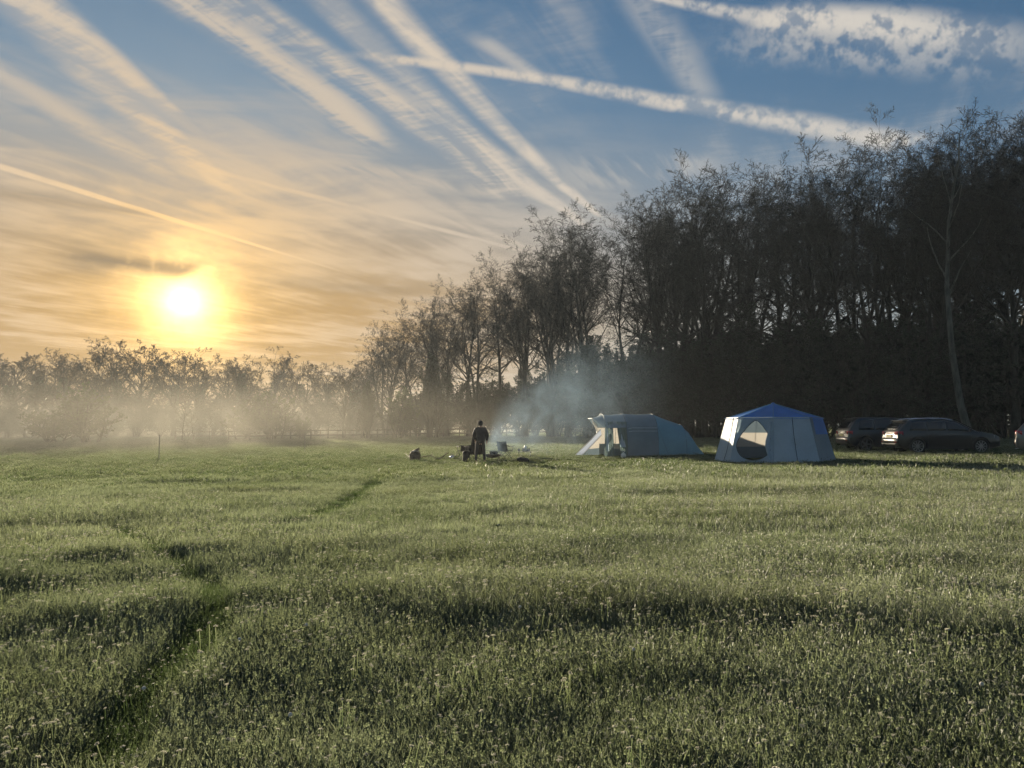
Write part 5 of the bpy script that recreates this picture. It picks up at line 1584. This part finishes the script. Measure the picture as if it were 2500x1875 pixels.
    hat.scale = (1, 1.18, 1)
    e = MB()
    for sg in (-1, 1): e.lathe([(0, -.012), (.010, -.006), (.012, 0), (.010, .006), (0, .012)], 8, c=(sg * .032, .205, 1.645))
    e.build('eyes', M_WHITE, t)
    MB().box((0, .208, 1.575), (.045, .012, .012), bev=.004).build('mouth', mat('lips', (.35, .16, .13), .5), t)
build_person()

# ------------------------------------------------------------------ dandelion clocks and flower heads in the near grass
M_STALK = mat('flower stalk', (0.10, 0.13, 0.05), 0.6, trans=.2)
M_CLOCK = mat('dandelion seeds', (0.85, 0.83, 0.76), 0.8, trans=0.5)
def build_dandelions():
    r = random.Random(12)
    spots = [(745, 1590, 'right of the trodden path'), (585, 1640, 'at the edge of the trodden path'), (712, 1832, 'lowest and nearest in the middle left'), (2296, 1437, 'far out on the right side'), (1268, 1545, 'alone in the middle of the meadow'),
             (2395, 1770, 'in the dark grass at the lower right'), (353, 1760, 'left of the path near the bottom'), (1545, 1655, 'in the grass right of centre'), (1215, 1295, 'small in the middle distance')]
    for px, py, lab in spots:
        p = on_ground(px, py + 26)
        h = .20 + r.uniform(0, .07)
        t = thing('dandelion_clock', 'white dandelion seed head ' + lab, 'dandelion', p, r.uniform(0, 6))
        MB().tube([(0, 0, -.02), (.01, 0, h * .5), (.0, .01, h)], .0028, 5).build('stalk', M_STALK, t)
        V, T = [], []
        n = 170
        for k in range(n):
            z = 1 - 2 * (k + .5) / n; a = k * 2.39996; q = math.sqrt(1 - z * z)
            d = Vector((q * math.cos(a), q * math.sin(a), z)); u = d.orthogonal().normalized(); w = d.cross(u)
            R_ = .010
            c = d * R_
            b = len(V)
            V += [tuple(c + u * .003), tuple(c - u * .0015 + w * .0026), tuple(c - u * .0015 - w * .0026), tuple(d * .003)]
            T += [(b, b + 1, b + 2), (b, b + 3, b + 1)]
        me = np_mesh('seed_head', np.array(V), None, np.array(T))
        link('seed_head', me, M_CLOCK, t, loc=(0, .01, h + .012))
build_dandelions()

# ------------------------------------------------------------------ grass, smoke and air
build_grass()

def build_smoke():
    o0 = on_ground(1203, 1123)
    m, K, v = volmat('wood smoke', (0.50, 0.72, 0.95), 0.0, 0.25)
    pos = K.new('ShaderNodeTexCoord').outputs['Object']
    x, y, z = K.sep(pos)
    s = K.m('MAXIMUM', K.m('ADD', x, 0.15), 0.02)
    # the plume drifts to the right and spreads
    hc = K.m('MULTIPLY_ADD', K.m('POWER', s, 0.5), 1.15, 0.25)
    sg = K.m('MULTIPLY_ADD', s, 0.26, 0.55)
    n1 = K.noise(pos, 0.9, 3, 0.6, 1.2)
    n2 = K.noise(K.vm('ADD', pos, (7.0, 3.0, 1.0)), 0.42, 2, 0.5)
    wz = K.m('MULTIPLY', K.m('SUBTRACT', n2, 0.5), K.m('MULTIPLY_ADD', s, 0.35, 0.6))
    dz_ = K.m('DIVIDE', K.m('ADD', K.m('SUBTRACT', z, hc), wz), K.m('MULTIPLY', sg, 1.25))
    dy_ = K.m('DIVIDE', K.m('SUBTRACT', y, K.m('MULTIPLY', s, 0.25)), K.m('MULTIPLY', sg, 1.3))
    r2 = K.m('ADD', K.m('MULTIPLY', dz_, dz_), K.m('MULTIPLY', dy_, dy_))
    g = K.m('POWER', 2.71828, K.m('MULTIPLY', r2, -1.0))
    fall = K.m('DIVIDE', K.ss(s, 9.5, 0.5), K.m('MULTIPLY_ADD', s, 0.38, 0.6))
    tex = K.ss(n1, 0.34, 0.66, 0.05, 1.0)
    d = K.m('MULTIPLY', K.m('MULTIPLY', g, fall), K.m('MULTIPLY', tex, 0.20))
    edge = K.m('MULTIPLY', K.m('MULTIPLY', K.ss(z, 0.0, 0.35), K.ss(z, 6.4, 4.5)), K.m('MULTIPLY', K.ss(x, -0.75, 0.1), K.ss(x, 10.4, 8.5)))
    edge = K.m('MULTIPLY', edge, K.m('MULTIPLY', K.ss(y, -2.4, -1.2), K.ss(y, 6.4, 4.5)))
    K.put(v.inputs['Density'], K.m('MULTIPLY', d, edge))
    me = bpy.data.meshes.new('smoke'); b = MB(); b.box((4.85, 2.0, 3.22), (11.2, 9.0, 6.4)); b.bm.to_mesh(me); b.bm.free()
    o = link('campfire_smoke', me, m, None, o0)
    tag(o, 'thin blue wood smoke drifting right from the fire bowl', 'smoke', kind='stuff')
build_smoke()

def build_air():
    m, K, v = volmat('morning haze', (0.62, 0.72, 0.82), 0.00030, 0.20)
    o = MB().box((0, 320, 14), (1420, 820, 34)).build('haze', m, smooth=False)
    tag(o, 'pale morning haze filling the air over the field', 'haze', kind='stuff')
    # shallow ground mist over the far side of the field, thinning out at its rim
    m, K, v = volmat('ground mist', (0.76, 0.72, 0.60), 0.0, 0.30)
    pos = K.new('ShaderNodeTexCoord').outputs['Object']
    x, y, z = K.sep(pos)
    d = K.m('ADD', K.m('MULTIPLY', K.ss(y, 8.0, 55.0), 1.35), K.m('MULTIPLY', K.ss(y, 92.0, 128.0), 0.75))
    d = K.m('MULTIPLY', d, K.ss(K.m('SUBTRACT', x, K.m('MULTIPLY', y, 0.06)), 12.0, -26.0))
    d = K.m('MULTIPLY', d, K.ss(z, 6.5, 0.5))
    n = K.noise(K.vm('MULTIPLY', pos, (1.0, 1.0, 3.0)), 0.045, 2, 0.5)
    d = K.m('MULTIPLY', d, K.ss(n, 0.3, 0.7, 0.45, 1.5))
    K.put(v.inputs['Density'], K.m('MULTIPLY', d, 0.0036))
    o = MB().box((-94, 119, 2.7), (240, 220, 8.0)).build('ground_mist', m, smooth=False)
    tag(o, 'shallow ground mist lying over the far side of the field', 'mist', kind='stuff')
build_air()
